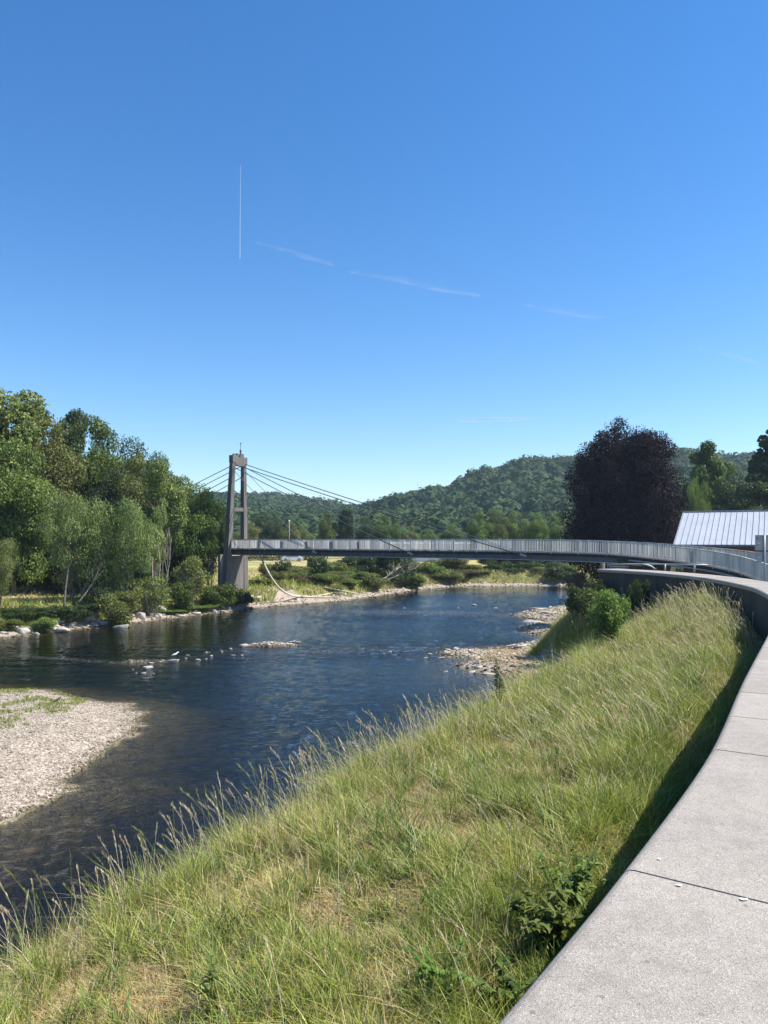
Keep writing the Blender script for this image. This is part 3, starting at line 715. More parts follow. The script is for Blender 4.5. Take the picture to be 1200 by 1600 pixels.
# ------------------------------------------------------------------ trees
def leaf_cloud(centers, radii, n, size, seed, asp=.55, up=.25, shell=.55, squash=.8, droop=0.0):
    """n diamond leaves in clumps; size = leaf length"""
    rng = np.random.default_rng(seed)
    w_ = radii**2; w_ = w_/w_.sum(); k = rng.choice(len(centers), n, p=w_)
    d = rng.normal(0, 1, (n, 3)); d /= np.linalg.norm(d, axis=1)[:, None]
    rr = radii[k]*(shell+(1-shell)*rng.random(n)**.5)*(1+rng.normal(0, .10, n))
    off = d*rr[:, None]; off[:, 2] *= squash
    p = centers[k]+off
    if droop: p[:, 2] -= droop*np.abs(rng.normal(0, 1, n))*radii[k]
    nrm = d+rng.normal(0, .75, (n, 3)); nrm[:, 2] += up; nrm /= np.linalg.norm(nrm, axis=1)[:, None]
    t = rng.normal(0, 1, (n, 3)); 
    if droop: t[:, 2] -= 2.2
    t -= nrm*(t*nrm).sum(1)[:, None]; t /= np.linalg.norm(t, axis=1)[:, None]+1e-9
    b = np.cross(nrm, t); s = size*rng.uniform(.6, 1.3, n)
    t = t*(s*.5)[:, None]; b = b*(s*.5*asp)[:, None]
    V = np.stack([p-t, p+b, p+t, p-b], 1).reshape(-1, 3)
    return V, np.arange(4*n).reshape(-1, 4)
def make_crown_centers(rng, h0, h1, R, K, shape='round', lump=1.0, qr=(.30, .88)):
    C = []; rad = []
    hc = (h0+h1)/2; hh = (h1-h0)/2
    while len(C) < K:
        v = rng.normal(0, 1, 3); v /= np.linalg.norm(v); q = rng.uniform(*qr)
        z = v[2]*q; 
        if shape == 'cone': wz = max(.15, .62-.55*z)
        elif shape == 'column': wz = 1.0
        elif shape == 'flat': wz = 1.0+.25*z
        elif shape == 'dome': wz = min(2.2, .93/math.sqrt(max(.06, 1-v[2]**2))) if v[2] < 0 else 1.0
        elif shape == 'tall': wz = 1.0-.25*z
        else: wz = 1.0
        c = np.array([v[0]*q*R*wz, v[1]*q*R*wz, hc+z*hh])
        C.append(c); rad.append(R*rng.uniform(.15, .40)*lump*min(1.15, wz+.15))
    return np.array(C), np.array(rad)
PROTO = {}
def tree_proto(key, h, R, base, K, nleaf, lsize, seed, shape='round', stems=1, lean=0.0, trunk_r=.18, droop=0.0, lump=1.0, bark='bark', leafmat='green', asp=.55, shell=.5, spread=.5, sticks=0, squash=.8, qr=(.30, .88)):
    """builds meshes only: trunk with limbs, and crown; unit = metres"""
    rng = np.random.default_rng(seed)
    C, rad = make_crown_centers(rng, base, h, R, K, shape, lump, qr)
    mb = MB()
    for s in range(stems):
        a = rng.uniform(0, 6.28); o = np.array([math.cos(a), math.sin(a)])*(0 if stems == 1 else rng.uniform(.1, .4)*spread)
        tx = o*(1 if stems == 1 else rng.uniform(1.5, 3.5))*spread+np.array([lean, 0])*h*.25*rng.uniform(.6, 1.3)
        th = h*rng.uniform(.66, .76) if stems == 1 else h*rng.uniform(.55, .8)
        pts = []; rs = []; k_ = 7
        for i in range(k_+1):
            t = i/k_; wob = rng.normal(0, .02*h, 2)*(t > 0)
            pts.append((o[0]+tx[0]*t**1.3+wob[0]*.5, o[1]+tx[1]*t**1.3+wob[1]*.5, th*t-.25*(t == 0)))
            rs.append(trunk_r*(1-.85*t)*(1.25 if i == 0 else 1)/(1 if stems == 1 else stems**.4))
        mb.tube(pts, rs, 7)
        sel = rng.permutation(len(C))[:max(4, min(len(C), 14//stems+3))]
        for ci in sel:
            c = C[ci]; t0 = np.clip((c[2]-.25*(h-base)-rng.uniform(0, .15)*h)/th, .2, .9); i0 = int(t0*k_)
            p0 = np.array(pts[i0]); mid_ = (p0+c)/2+np.array([0, 0, .06*h])+rng.normal(0, .03*h, 3)
            r0 = rs[i0]*.55
            mb.tube([p0, mid_, c, c+(c-mid_)*.12], [r0, r0*.6, r0*.3, .01], 5, cap=False)
    for s in range(sticks):
        a = rng.uniform(0, 6.28); r_ = rng.uniform(.4, 1.0)*R; z1 = rng.uniform(.6, 1.0)*h
        mb.tube([(0, 0, 0), (math.cos(a)*r_*.5, math.sin(a)*r_*.5, z1*.55), (math.cos(a)*r_, math.sin(a)*r_, z1)], [.03, .02, .008], 4, cap=False)
    tr = mb.build('trunk', M[bark])
    V, Fc = leaf_cloud(C, rad, nleaf, lsize, seed+5, asp=asp, shell=shell, droop=droop, squash=squash)
    cr = np_mesh('crown', V, Fc, M[leafmat])
    H_ = float(np.quantile(V[:, 2], .9985)); R_ = float(np.quantile(np.hypot(V[:, 0], V[:, 1]), .985)); h, R = H_, R_
    d = (tr.data, cr.data); bpy.data.objects.remove(tr); bpy.data.objects.remove(cr)
    PROTO[key] = (d, h, R)
    return d
MATV = {}
def place_tree(key, x, y, h, w=None, rz=None, mat=None, name='tree', label='', cat='tree', group=None, z=None, trunkname='trunk', crownname='crown'):
    (td, cd), H0, R0 = PROTO[key]
    e = empty(name, (x, y, hgt(x, y) if z is None else z), random.uniform(0, 6.28) if rz is None else rz)
    sz = h/H0; sx = sz if w is None else w/(2*R0); e.scale = (sx, sx, sz)
    tag(e, label, cat, group)
    t = bpy.data.objects.new(trunkname, td); COL.objects.link(t); t.parent = e
    if mat and M[mat] is not cd.materials[0]:
        k = (cd.name, mat)
        if k not in MATV:
            c2 = cd.copy(); c2.materials[0] = M[mat]; MATV[k] = c2
        cd = MATV[k]
    c = bpy.data.objects.new(crownname, cd); COL.objects.link(c); c.parent = e
    return e
tree_proto('broad', 16, 5.2, 1.6, 64, 38000, .32, 1, trunk_r=.3)
tree_proto('broad2', 15, 5.0, 1.0, 60, 38000, .31, 2, trunk_r=.28, shape='tall')
tree_proto('loose', 14, 4.0, 3.5, 38, 15000, .26, 3, stems=3, spread=1.4, bark='palebark', leafmat='olive', shape='tall', trunk_r=.16, lump=.8)
tree_proto('willow', 9, 4.0, 1.6, 44, 26000, .24, 4, stems=3, spread=1.6, shape='flat', leafmat='willow', asp=.3, lean=.35, trunk_r=.2, droop=.12, lump=.9)
tree_proto('tall', 18, 3.6, 2.5, 44, 26000, .33, 5, shape='tall', trunk_r=.25)
tree_proto('beech', 18, 7.0, .2, 440, 190000, .21, 19, shape='dome', trunk_r=.5, leafmat='purple', lump=.52, shell=.35, qr=(.38, .93))
tree_proto('conifer', 16, 3.6, 1.0, 50, 26000, .36, 7, shape='cone', trunk_r=.22, leafmat='dark', lump=.8)
tree_proto('columnar', 15, 3.4, 1.5, 50, 26000, .34, 8, shape='column', trunk_r=.25, lump=.8)
tree_proto('bush', 2.4, 1.5, .1, 30, 8000, .15, 9, stems=5, shell=.25, spread=.9, trunk_r=.04, sticks=14, leafmat='green')
tree_proto('bush2', 2.0, 1.7, .05, 34, 9000, .16, 10, stems=5, shell=.3, spread=.9, trunk_r=.04, sticks=10, leafmat='dark', lump=.8)
tree_proto('twiggy', 3.0, 1.8, .3, 22, 3800, .16, 12, stems=5, spread=1.2, trunk_r=.05, sticks=40, leafmat='olive', bark='palebark')

def T(key, X, ytop, wpx, depth, label, mat=None, name='tree', cat='tree', group=None, **kw):
    x = px(X, depth); z = hgt(x, depth); h = pz(ytop, depth)-z
    return place_tree(key, x, depth, h, wpx*depth/F, mat=mat, name=name, label=label, cat=cat, group=group, z=z, **kw)
GL = 'trees on the left bank'
T('tall', 8, 606, 141, 74, 'tallest tree at the left edge, light olive crown', 'olive', 'broadleaf_tree', group=GL)
T('broad', 62, 655, 141, 76, 'yellowish green tree right of the tallest left tree', 'olive', 'broadleaf_tree', group=GL)
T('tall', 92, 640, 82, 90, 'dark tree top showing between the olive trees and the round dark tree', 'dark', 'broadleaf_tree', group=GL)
T('broad2', 140, 655, 132, 82, 'round dark green tree standing highest in the middle of the left wood', 'green', 'broadleaf_tree', group=GL)
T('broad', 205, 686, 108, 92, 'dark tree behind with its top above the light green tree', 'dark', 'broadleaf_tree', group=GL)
T('broad2', 213, 712, 106, 77, 'light green rounded tree below the dark treetop on the left bank', 'olive', 'broadleaf_tree', group=GL)
T('loose', 256, 718, 84, 73, 'slender pale stemmed tree with thin olive crown on the left bank', 'olive', 'slender_tree', group=GL)
T('broad', 308, 758, 108, 80, 'rounded green tree nearest the left side of the pylon', 'green', 'broadleaf_tree', group=GL)
T('broad2', 22, 690, 127, 68, 'bright green tree in the lower left edge of the wood', 'fresh', 'broadleaf_tree', group=GL)
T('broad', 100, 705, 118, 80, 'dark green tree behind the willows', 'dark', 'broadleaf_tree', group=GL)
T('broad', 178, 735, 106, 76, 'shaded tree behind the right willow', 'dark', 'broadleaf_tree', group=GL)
T('broad2', 270, 775, 94, 84, 'low dark tree behind the slender pale stemmed tree', 'green', 'broadleaf_tree', group=GL)
T('willow', 118, 768, 118, 63, 'left of the two front willows, leaning stems over the bank', 'willow', 'willow_tree', 'tree', group=GL, rz=.3)
T('willow', 196, 780, 112, 65, 'right of the two front willows on the left bank', 'willow', 'willow_tree', 'tree', group=GL, rz=2.0)
T('willow', -4, 842, 78, 58, 'grey green willow cut by the left edge above the water', 'willow', 'willow_tree', 'tree', group=GL, rz=4.0)
T('loose', 243, 790, 40, 68, 'thin pale stems with few leaves beside the right willow', 'willow', 'slender_tree', group=GL)
T('loose', 332, 800, 44, 79, 'small thin tree touching the left end of the bridge rail', 'green', 'slender_tree', group=GL)
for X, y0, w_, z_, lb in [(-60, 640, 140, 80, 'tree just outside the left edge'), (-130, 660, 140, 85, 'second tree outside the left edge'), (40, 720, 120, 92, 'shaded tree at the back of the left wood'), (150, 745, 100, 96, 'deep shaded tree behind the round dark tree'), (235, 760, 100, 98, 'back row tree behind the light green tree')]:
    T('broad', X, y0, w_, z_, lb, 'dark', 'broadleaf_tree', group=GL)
for i, (X, yt, w_, z_) in enumerate([(10, 868, 110, 70), (70, 872, 100, 72), (130, 868, 100, 71), (180, 872, 90, 73), (225, 872, 80, 76), (275, 868, 80, 79), (-50, 850, 120, 70)]):
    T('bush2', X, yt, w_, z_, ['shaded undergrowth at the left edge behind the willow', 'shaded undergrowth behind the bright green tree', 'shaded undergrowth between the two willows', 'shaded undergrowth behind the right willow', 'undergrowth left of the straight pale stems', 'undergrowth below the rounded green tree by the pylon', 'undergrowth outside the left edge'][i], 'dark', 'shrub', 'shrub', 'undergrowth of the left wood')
for X, yt, w_, z_, lb, m_ in [(30, 632, 90, 84, 'olive tree between the tallest and the dark treetops', 'olive'), (165, 668, 80, 88, 'dark green tree at the right shoulder of the round dark tree', 'green'), (240, 710, 80, 88, 'dark tree above the slender pale stemmed tree', 'dark'), (285, 752, 70, 84, 'green tree between the slender and the rounded tree', 'green'), (325, 768, 60, 80, 'last low tree before the pylon', 'olive')]:
    T('broad', X, yt, w_, z_, lb, m_, 'broadleaf_tree', group=GL)
GS = 'shrubs on the left bank'
for key, X, yt, w_, z_, m_, lb in [
    ('bush', 190, 925, 80, 61.5, 'olive', 'olive shrub on the bank below the right willow'),
    ('bush2', 110, 945, 90, 60.5, 'dark', 'dark shaded shrub under the left willow'),
    ('bush2', 40, 948, 80, 58.5, 'dark', 'dark low shrub near the left edge under the trees'),
    ('bush', 70, 965, 50, 56.5, 'fresh', 'bright green low plant cushion by the rocks at far left'),
    ('bush', 15, 968, 50, 55.5, 'fresh', 'bright green cushion cut by the left edge above the rocks'),
    ('bush2', 345, 912, 70, 74, 'green', 'dark green shrub at the left foot of the pylon'),
    ('bush', 288, 908, 52, 70, 'green', 'green shrub between the willow and the pylon'),
    ('bush2', 380, 925, 36, 77, 'dark', 'dark shrub in the shade at the water below the pylon'),
    ('twiggy', 232, 900, 70, 66, 'olive', 'twiggy bare shrub with dead branches below the slender tree'),
    ('twiggy', 300, 868, 60, 73, 'olive', 'open twiggy shrub left of the pylon under the bridge end'),
    ('twiggy', 160, 900, 60, 64, 'dark', 'tangled twiggy shrub between the two willows'),
    ('bush', 310, 945, 60, 71.5, 'fresh', 'light green herbs by the water left of the pylon'),
    ('bush', 265, 952, 50, 68.5, 'fresh', 'light green herbs by the water below the green shrub'),
    ('bush', 400, 905, 26, 84, 'green', 'small green shrub right of the pier foot'),
    ('bush', 418, 905, 40, 86, 'olive', 'olive shrub under the hanging hose'),
    ('bush2', 440, 876, 30, 92, 'dark', 'small round dark bush left of the large round bush'),
    ('bush2', 497, 868, 40, 94, 'dark', 'large round dark bush on the far bank under the bridge'),
    ('twiggy', 468, 885, 50, 92, 'willow', 'pale twiggy shrub between the two round dark bushes'),
    ('twiggy', 525, 892, 50, 94, 'willow', 'pale twiggy shrub right of the large round bush'),
    ('bush', 545, 905, 50, 93, 'fresh', 'fresh green shrub on the far bank above the logs'),
    ('bush', 430, 915, 44, 86, 'brown', 'brownish dry shrub beside the hanging hose'),
    ('bush', 520, 915, 60, 90, 'fresh', 'light green scrub above the gravel beach')]:
    T(key, X, yt, w_, z_, lb, m_, 'shrub', 'shrub', GS if z_ < 80 else 'shrubs on the far bank')
GF = 'trees and shrubs on the far bank'
for X, yt, w_, z_, m_, lb in [(455, 893, 50, 90, 'olive', 'olive scrub left of the large round bush'), (560, 893, 50, 97, 'fresh', 'fresh scrub below the dark spreading tree'), (640, 890, 40, 107, 'fresh', 'fresh green scrub behind the fallen tree'), (735, 882, 50, 121, 'olive', 'olive scrub right of the large mound bush'),
    (780, 878, 60, 121, 'dark', 'dark bush under the first bank tree'), (820, 876, 60, 122, 'dark', 'dark bush under the second bank tree'), (858, 878, 60, 121, 'dark', 'dark bush under the fourth bank tree'), (890, 882, 50, 118, 'olive', 'olive bush right of the bank trees'), (480, 900, 50, 89, 'brown', 'brownish scrub in front of the large round bush'), (610, 885, 60, 103, 'dark', 'dark thicket behind the fallen tree trunks')]:
    T('bush' if m_ != 'dark' else 'bush2', X, yt, w_, z_, lb, m_, 'shrub', 'shrub', GF)
for X, yt, w_, z_, m_, lb in [(462, 884, 46, 96, 'olive', 'olive thicket behind the pale twiggy shrub'), (527, 878, 50, 99, 'olive', 'olive thicket right of the large round bush'), (548, 870, 50, 104, 'dark', 'dark thicket left of the spreading tree'), (655, 878, 44, 113, 'willow', 'grey green thicket behind the fallen tree'), (505, 896, 60, 90, 'fresh', 'light green scrub below the large round bush'),
    (580, 896, 60, 97, 'olive', 'olive scrub at the foot of the spreading tree'), (695, 892, 60, 113, 'olive', 'olive scrub in front of the mound bush'), (650, 898, 44, 105, 'fresh', 'low green scrub above the far stones'), (430, 892, 40, 88, 'willow', 'pale scrub right of the hanging hose'), (415, 880, 30, 95, 'olive', 'low olive bush in the yellow meadow'), (590, 876, 60, 110, 'dark', 'dark thicket under the spreading tree'), (725, 890, 50, 116, 'brown', 'dry scrub right of the mound bush')]:
    T('bush' if m_ != 'dark' else 'bush2', X, yt, w_, z_, lb, m_, 'shrub', 'shrub', GF)
T('broad', 592, 852, 110, 106, 'dark spreading tree hanging over the far bank under the bridge', 'dark', 'broadleaf_tree', group=GF)
T('bush2', 560, 868, 60, 102, 'dark undergrowth left below the dark spreading tree', 'dark', 'shrub', 'shrub', GF)
T('bush2', 620, 872, 60, 104, 'dark undergrowth right below the dark spreading tree', 'dark', 'shrub', 'shrub', GF)
T('bush', 705, 868, 74, 121, 'large olive mound bush in front of the white building', 'olive', 'shrub', 'shrub', GF)
T('bush', 672, 880, 50, 115, 'olive green bush left of the large mound bush', 'fresh', 'shrub', 'shrub', GF)
T('bush', 752, 893, 44, 117, 'brown dead bush above the pale stones', 'brown', 'shrub', 'shrub', GF)
for i, (X, yt, w_, m_) in enumerate([(768, 850, 62, 'dark'), (800, 855, 60, 'dark'), (832, 852, 60, 'green'), (862, 856, 56, 'dark'), (890, 858, 50, 'green')]):
    T('broad2', X, yt, w_, 124+i, ['first dark bank tree under the right half of the bridge', 'second shaded bank tree from the left under the bridge', 'middle bank tree under the right half of the bridge', 'fourth bank tree beneath the bridge', 'last bank tree under the bridge, nearest the dark beech'][i], m_, 'broadleaf_tree', group=GF)
for X, yt, w_, z_, m_, lb in [(800, 888, 40, 119, 'dark', 'dark scrub above the stones below the second bank tree'), (840, 885, 46, 119, 'willow', 'grey scrub above the stones below the middle bank tree'), (875, 885, 50, 116, 'dark', 'dark scrub above the stones at the right end of the river')]:
    T('twiggy' if m_ == 'willow' else 'bush2', X, yt, w_, z_, lb, m_, 'shrub', 'shrub', GF)
GM = 'trees of the valley beyond the bridge'
for X, yt, w_, z_, k_, m_, lb in [
    (385, 815, 50, 170, 'broad', 'olive', 'olive tree directly right of the pylon legs'),
    (412, 806, 44, 180, 'broad2', 'dark', 'dark tree right of the pylon behind the rail'),
    (436, 805, 42, 182, 'broad', 'dark', 'darkest round tree behind the short cables'),
    (455, 816, 40, 165, 'broad2', 'willow', 'pale olive tree below the short cables'),
    (478, 818, 36, 175, 'broad', 'olive', 'small olive tree left of the paired dark trees'),
    (512, 800, 34, 170, 'broad2', 'green', 'left of the paired dark trees behind the middle cables'),
    (541, 795, 34, 172, 'tall', 'dark', 'narrow tall dark tree behind the middle cables'),
    (568, 808, 40, 180, 'broad', 'dark', 'round dark tree right of the narrow tall one'),
    (598, 805, 42, 176, 'broad2', 'green', 'green tree above the middle of the bridge'),
    (620, 818, 30, 168, 'broad', 'green', 'low green tree left of the pale tree'),
    (641, 821, 30, 160, 'broad2', 'willow', 'pale greyish tree above the bridge rail'),
    (668, 828, 34, 175, 'broad', 'green', 'low green tree right of the pale tree'),
    (702, 819, 42, 178, 'broad', 'green', 'rounded green tree left of the large green group'),
    (748, 800, 44, 165, 'broad2', 'green', 'left tree of the large green group'),
    (775, 797, 50, 168, 'broad', 'green', 'highest tree of the large green group'),
    (806, 800, 44, 172, 'broad2', 'fresh', 'bright green tree of the large green group'),
    (835, 802, 44, 166, 'broad', 'green', 'fourth tree of the large green group'),
    (862, 806, 40, 170, 'broad2', 'green', 'tree left of the dark beech'),
    (885, 812, 44, 172, 'broad', 'olive', 'low tree half hidden by the dark beech')]:
    T(k_, X, yt, w_, z_, lb, m_, 'broadleaf_tree', group=GM)
T('beech', 976, 664, 186, 86, 'huge dark purple copper beech with rounded crown', 'purple', 'copper_beech', 'tree')
GR = 'trees behind the red brick building'
T('columnar', 1112, 693, 84, 112, 'tall fresh green tree above the metal roof', 'green', 'broadleaf_tree', group=GR)
T('columnar', 1088, 730, 44, 106, 'narrow green tree between the beech and the tall green tree', 'green', 'broadleaf_tree', group=GR)
T('willow', 1086, 748, 46, 98, 'yellow green drooping tree at the left end of the metal roof', 'fresh', 'willow_tree', group=GR)
T('broad', 1150, 735, 70, 104, 'dark green tree behind the middle of the roof', 'dark', 'broadleaf_tree', group=GR)
T('conifer', 1200, 672, 84, 92, 'dark conifer cut by the right edge', 'dark', 'conifer_tree', group=GR)
T('broad', 1180, 755, 80, 90, 'dark tree in front of the conifer at the right edge', 'dark', 'broadleaf_tree', group=GR)
T('broad', 1265, 700, 110, 96, 'tree just outside the right edge', 'green', 'broadleaf_tree', group=GR)
def bank_at(X, Y):
    """ground point of the near bank seen at a photo pixel"""
    d = np.linspace(2, 90, 3000); z = height(px(X, d), d); yy = HOR+(HC-z)*F/d
    i = np.argmax(yy < Y); return float(px(X, d[i])), float(d[i])
# right bank shrubs
GB = 'shrubs in the bank grass'
def B(key, X, ybase, Zg, hpx, wpx, lb, m_, name='shrub', cat='shrub'):
    x, z_ = bank_at(X, ybase)
    return place_tree(key, x, z_, hpx*z_/F, wpx*z_/F, mat=m_, name=name, label=lb, cat=cat, group=GB)
B('bush', 950, 1015, 3.0, 92, 78, 'light green leafy shrub at the edge of the bank grass', 'fresh')
B('bush', 930, 990, 2.6, 70, 70, 'mid green shrub behind the light green one', 'olive')
B('bush2', 912, 966, 1.9, 52, 54, 'dark brownish shrub over the stony shore', 'dark')
B('bush2', 930, 950, 2.4, 44, 40, 'darkest shrub beside the brownish one', 'dark')
B('bush', 903, 935, 2.2, 40, 46, 'dry reddish shrub above the dark one', 'brown')
B('bush2', 998, 962, 3.65, 56, 34, 'dark isolated bush in the middle of the bank grass', 'dark')
B('bush', 985, 905, 3.9, 26, 26, 'small pale green plant at the far wall', 'fresh')

# leafy weeds built leaf by leaf
def weed(name, x, y, h, nl, ll, mat, label, seed, spread=.35, stems=5, zz=None):
    rs = random.Random(seed); root = empty(name, (x, y, hgt(x, y) if zz is None else zz)); tag(root, label, 'plant')
    ms = MB(); bl = bmesh.new()
    for s in range(stems):
        a = rs.uniform(0, 6.28); sp = rs.uniform(.1, 1)*spread*h; hh = h*rs.uniform(.65, 1)
        pts = [Vector((math.cos(a)*sp*t**1.4, math.sin(a)*sp*t**1.4, hh*t)) for t in (0, .25, .5, .75, 1)]
        ms.tube(pts, [.006, .005, .004, .003, .002], 5)
        for j in range(nl):
            t = rs.uniform(.2, 1); i = min(3, int(t*4)); p = pts[i].lerp(pts[i+1], t*4-i)
            b = rs.uniform(0, 6.28); d = Vector((math.cos(b), math.sin(b), rs.uniform(-.1, .7))).normalized(); sd = d.cross(Vector((0, 0, 1))).normalized()
            L = ll*rs.uniform(.6, 1.2)*(1.15-.5*t); w2 = L*.2
            prof = [(0, .1), (.25, .9), (.5, 1), (.75, .6), (1, .02)]
            ring = []
            for u, q in prof:
                c = p+d*L*u+Vector((0, 0, -.35*L*u*u)); up = Vector((0, 0, .12*L*q))
                ring.append((bl.verts.new(c-sd*w2*q+up), bl.verts.new(c), bl.verts.new(c+sd*w2*q+up)))
            for r0, r1 in zip(ring[:-1], ring[1:]):
                for k in (0, 1): bl.faces.new((r0[k], r0[k+1], r1[k+1], r1[k])).smooth = True
    ms.build('stem', M['olive'], root)
    me = bpy.data.meshes.new('leaves'); bl.to_mesh(me); bl.free(); me.materials.append(M[mat])
    o = bpy.data.objects.new('leaves', me); COL.objects.link(o); o.parent = root
    return root
x, y = bank_at(850, 1500); weed('nettle_plant', x, y, .55, 26, .15, 'fresh', 'broad leaved green weed beside the coping near the bottom', 1, .75, 16)
x, y = bank_at(880, 1440); weed('nettle_plant', x, y, .6, 20, .13, 'fresh', 'leafy weed just beyond the broad leaved one', 2, .7, 12)
x, y = bank_at(790, 1590); weed('nettle_plant', x, y, .4, 14, .12, 'green', 'low green weed at the bottom edge by the coping', 3, .8, 6)
x, y = bank_at(905, 1400); weed('nettle_plant', x, y, .45, 18, .10, 'green', 'smaller leafy weed farthest up along the coping', 13, .7, 8)
x, y = bank_at(690, 1570); weed('nettle_plant', x, y, .35, 14, .12, 'fresh', 'leafy weed in the grass left of the coping at the bottom', 14, .9, 7)
x, y = bank_at(330, 1590); weed('dock_plant', x, y, .42, 8, .14, 'green', 'dark leaved weed standing in the grass near the bottom left', 4, .3, 3)
x, y = bank_at(782, 1116); weed('sapling', x, y, 1.3, 40, .19, 'dark', 'small dark sapling at the bank crest against the water', 5, .25, 4)
x, y = bank_at(765, 1122); weed('sapling', x, y, .35, 16, .12, 'dark', 'low dark leaves left of the sapling', 6, .6, 4)
x, y = bank_at(955, 1020); weed('elder_shoot', x, y, 1.5, 40, .22, 'fresh', 'bright green shoot standing in the light green shrub', 7, .3, 6)

# ------------------------------------------------------------------ hill forest (a wood that reads as one mass) and marks on the hill
n = 9000
ang = RNG.uniform(math.radians(-33), math.radians(33), n); rr = np.sqrt(RNG.uniform(225**2, 905**2, n))
hx = np.sin(ang)*rr; hy = np.cos(ang)*rr
Xp = 600+F*hx/hy; RR = np.interp(Xp, HILL_X, HILL_R)
m = (rr < RR+25); hx, hy, rr = hx[m], hy[m], rr[m]
hz_ = height(hx, hy); K = len(hx)
cr_ = RNG.uniform(2.6, 7.4, K); ht_ = RNG.uniform(7, 12, K)
VS, FS = [], []; off = 0; LPT = 110
rng = np.random.default_rng(5)
d = rng.normal(0, 1, (K, LPT, 3)); d /= np.linalg.norm(d, axis=2)[..., None]; d[..., 2] = np.abs(d[..., 2])*1.0-.15
lobes = 1+.22*np.sin(3*np.arctan2(d[..., 1], d[..., 0])+rng.uniform(0, 6, (K, 1)))*np.cos(4*d[..., 2]+rng.uniform(0, 6, (K, 1)))
p = np.stack([hx, hy, hz_+ht_*.45], 1)[:, None, :]+d*cr_[:, None, None]*lobes[..., None]*np.array([1, 1, 1.15])*rng.uniform(.86, 1.05, (K, LPT, 1))
nr = d+rng.normal(0, .22, d.shape); nr /= np.linalg.norm(nr, axis=2)[..., None]
t = rng.normal(0, 1, d.shape); t -= nr*(t*nr).sum(2)[..., None]; t /= np.linalg.norm(t, axis=2)[..., None]; b = np.cross(nr, t)
s = rng.uniform(.5, 1.15, (K, LPT, 1))*(cr_/5)[:, None, None]
V = np.stack([p-t*s, p+b*s*.8, p+t*s, p-b*s*.8], 2).reshape(-1, 3)
o = np_mesh('hill_forest', V, np.arange(len(V)).reshape(-1, 4), M['hill']); tag(o, 'dense green woodland covering the far hills', 'forest', kind='stuff')
ICO = None
bm = bmesh.new(); bmesh.ops.create_icosphere(bm, subdivisions=1, radius=1); bm.verts.index_update()
ICO = (np.array([v.co[:] for v in bm.verts]), np.array([[v.index for v in f.verts] for f in bm.faces])); bm.free()
o = scatter('hill_forest_inner', [ICO], np.stack([hx, hy, hz_+ht_*.4], 1), np.stack([cr_*.86, cr_*.86, cr_*1.0], 1), M['hill']); tag(o, 'shaded inner foliage of the woodland on the far hills', 'forest', kind='stuff')

def hill_pt(X, Y):
    d = np.linspace(300, 900, 1200); z = height(px(X, d), d); yy = HOR+(HC-z)*F/d
    i = int(np.argmin(yy)) if yy.min() > Y else int(np.argmax(yy < Y)); return float(px(X, d[i])), float(d[i]), float(z[i])
x, y, z = hill_pt(653, 770)
mst = empty('radio_mast', (x, y, z)); tag(mst, 'thin radio mast standing on the middle hill top', 'mast')
zt = pz(755, y)-z
b = MB()
for q in range(3):
    a = q*2.094; b.tube([(math.cos(a)*.35, math.sin(a)*.35, 0), (math.cos(a)*.2, math.sin(a)*.2, zt)], .09, 5)
b.build('lattice_leg', M['galv'], mst)
b = MB()
for i in range(14):
    zz = zt*(i+.5)/14; b.tube([(.35, 0, zz), (-.17, .3, zz+.5), (-.17, -.3, zz+1), (.35, 0, zz+1.5)], .04, 4)
b.build('lattice_brace', M['galv'], mst)

def house(name, x, y, z, rz, L, D, H, roofh, wall, roofm, label, wins=6, floors=1, overhang=.4):
    e = empty(name, (x, y, z), rz); tag(e, label, 'building')
    MB().box((0, 0, H/2), (L, D, H)).build('wall', M[wall], e)
    b = MB(); hl = L/2+overhang; hd = D/2+overhang
    b.loft([[(-hl, -hd, H), (-hl, 0, H+roofh), (-hl, hd, H)], [(hl, -hd, H), (hl, 0, H+roofh), (hl, hd, H)]]); b.build('roof', M[roofm], e)
    for f in range(floors):
        for i in range(wins):
            wx_ = -L/2+L*(i+.5)/wins; zc = H*(f+.55)/floors
            fr = MB().box((wx_, -D/2-.03, zc), (1.25, .08, 1.25)).build('window', M['white'], e)
            MB().box((wx_, -D/2-.08, zc), (1.05, .04, 1.05)).build('pane', M['glass'], fr)
    return e
for X, Y, L, lb in [(500, 791, 12, 'white house on the left hill crest'), (513, 794, 8, 'smaller white house right of the white hill house'), (825, 797, 7, 'tiny white house in the wood of the right hill')]:
    x, y, z = hill_pt(X, Y+1)
    dd = .93; house('hill_house', x*dd, y*dd, pz(Y, y*dd)-6, math.radians(-5), L, 6, 5, 2.5, 'white', 'roof', lb, 3)
house('white_building', px(662, 152), 152, hgt(px(662, 152), 152)-.2, 0, 17.5, 9, 3.85, .25, 'white', 'roof', 'long low white building with square windows behind the bridge', 7)

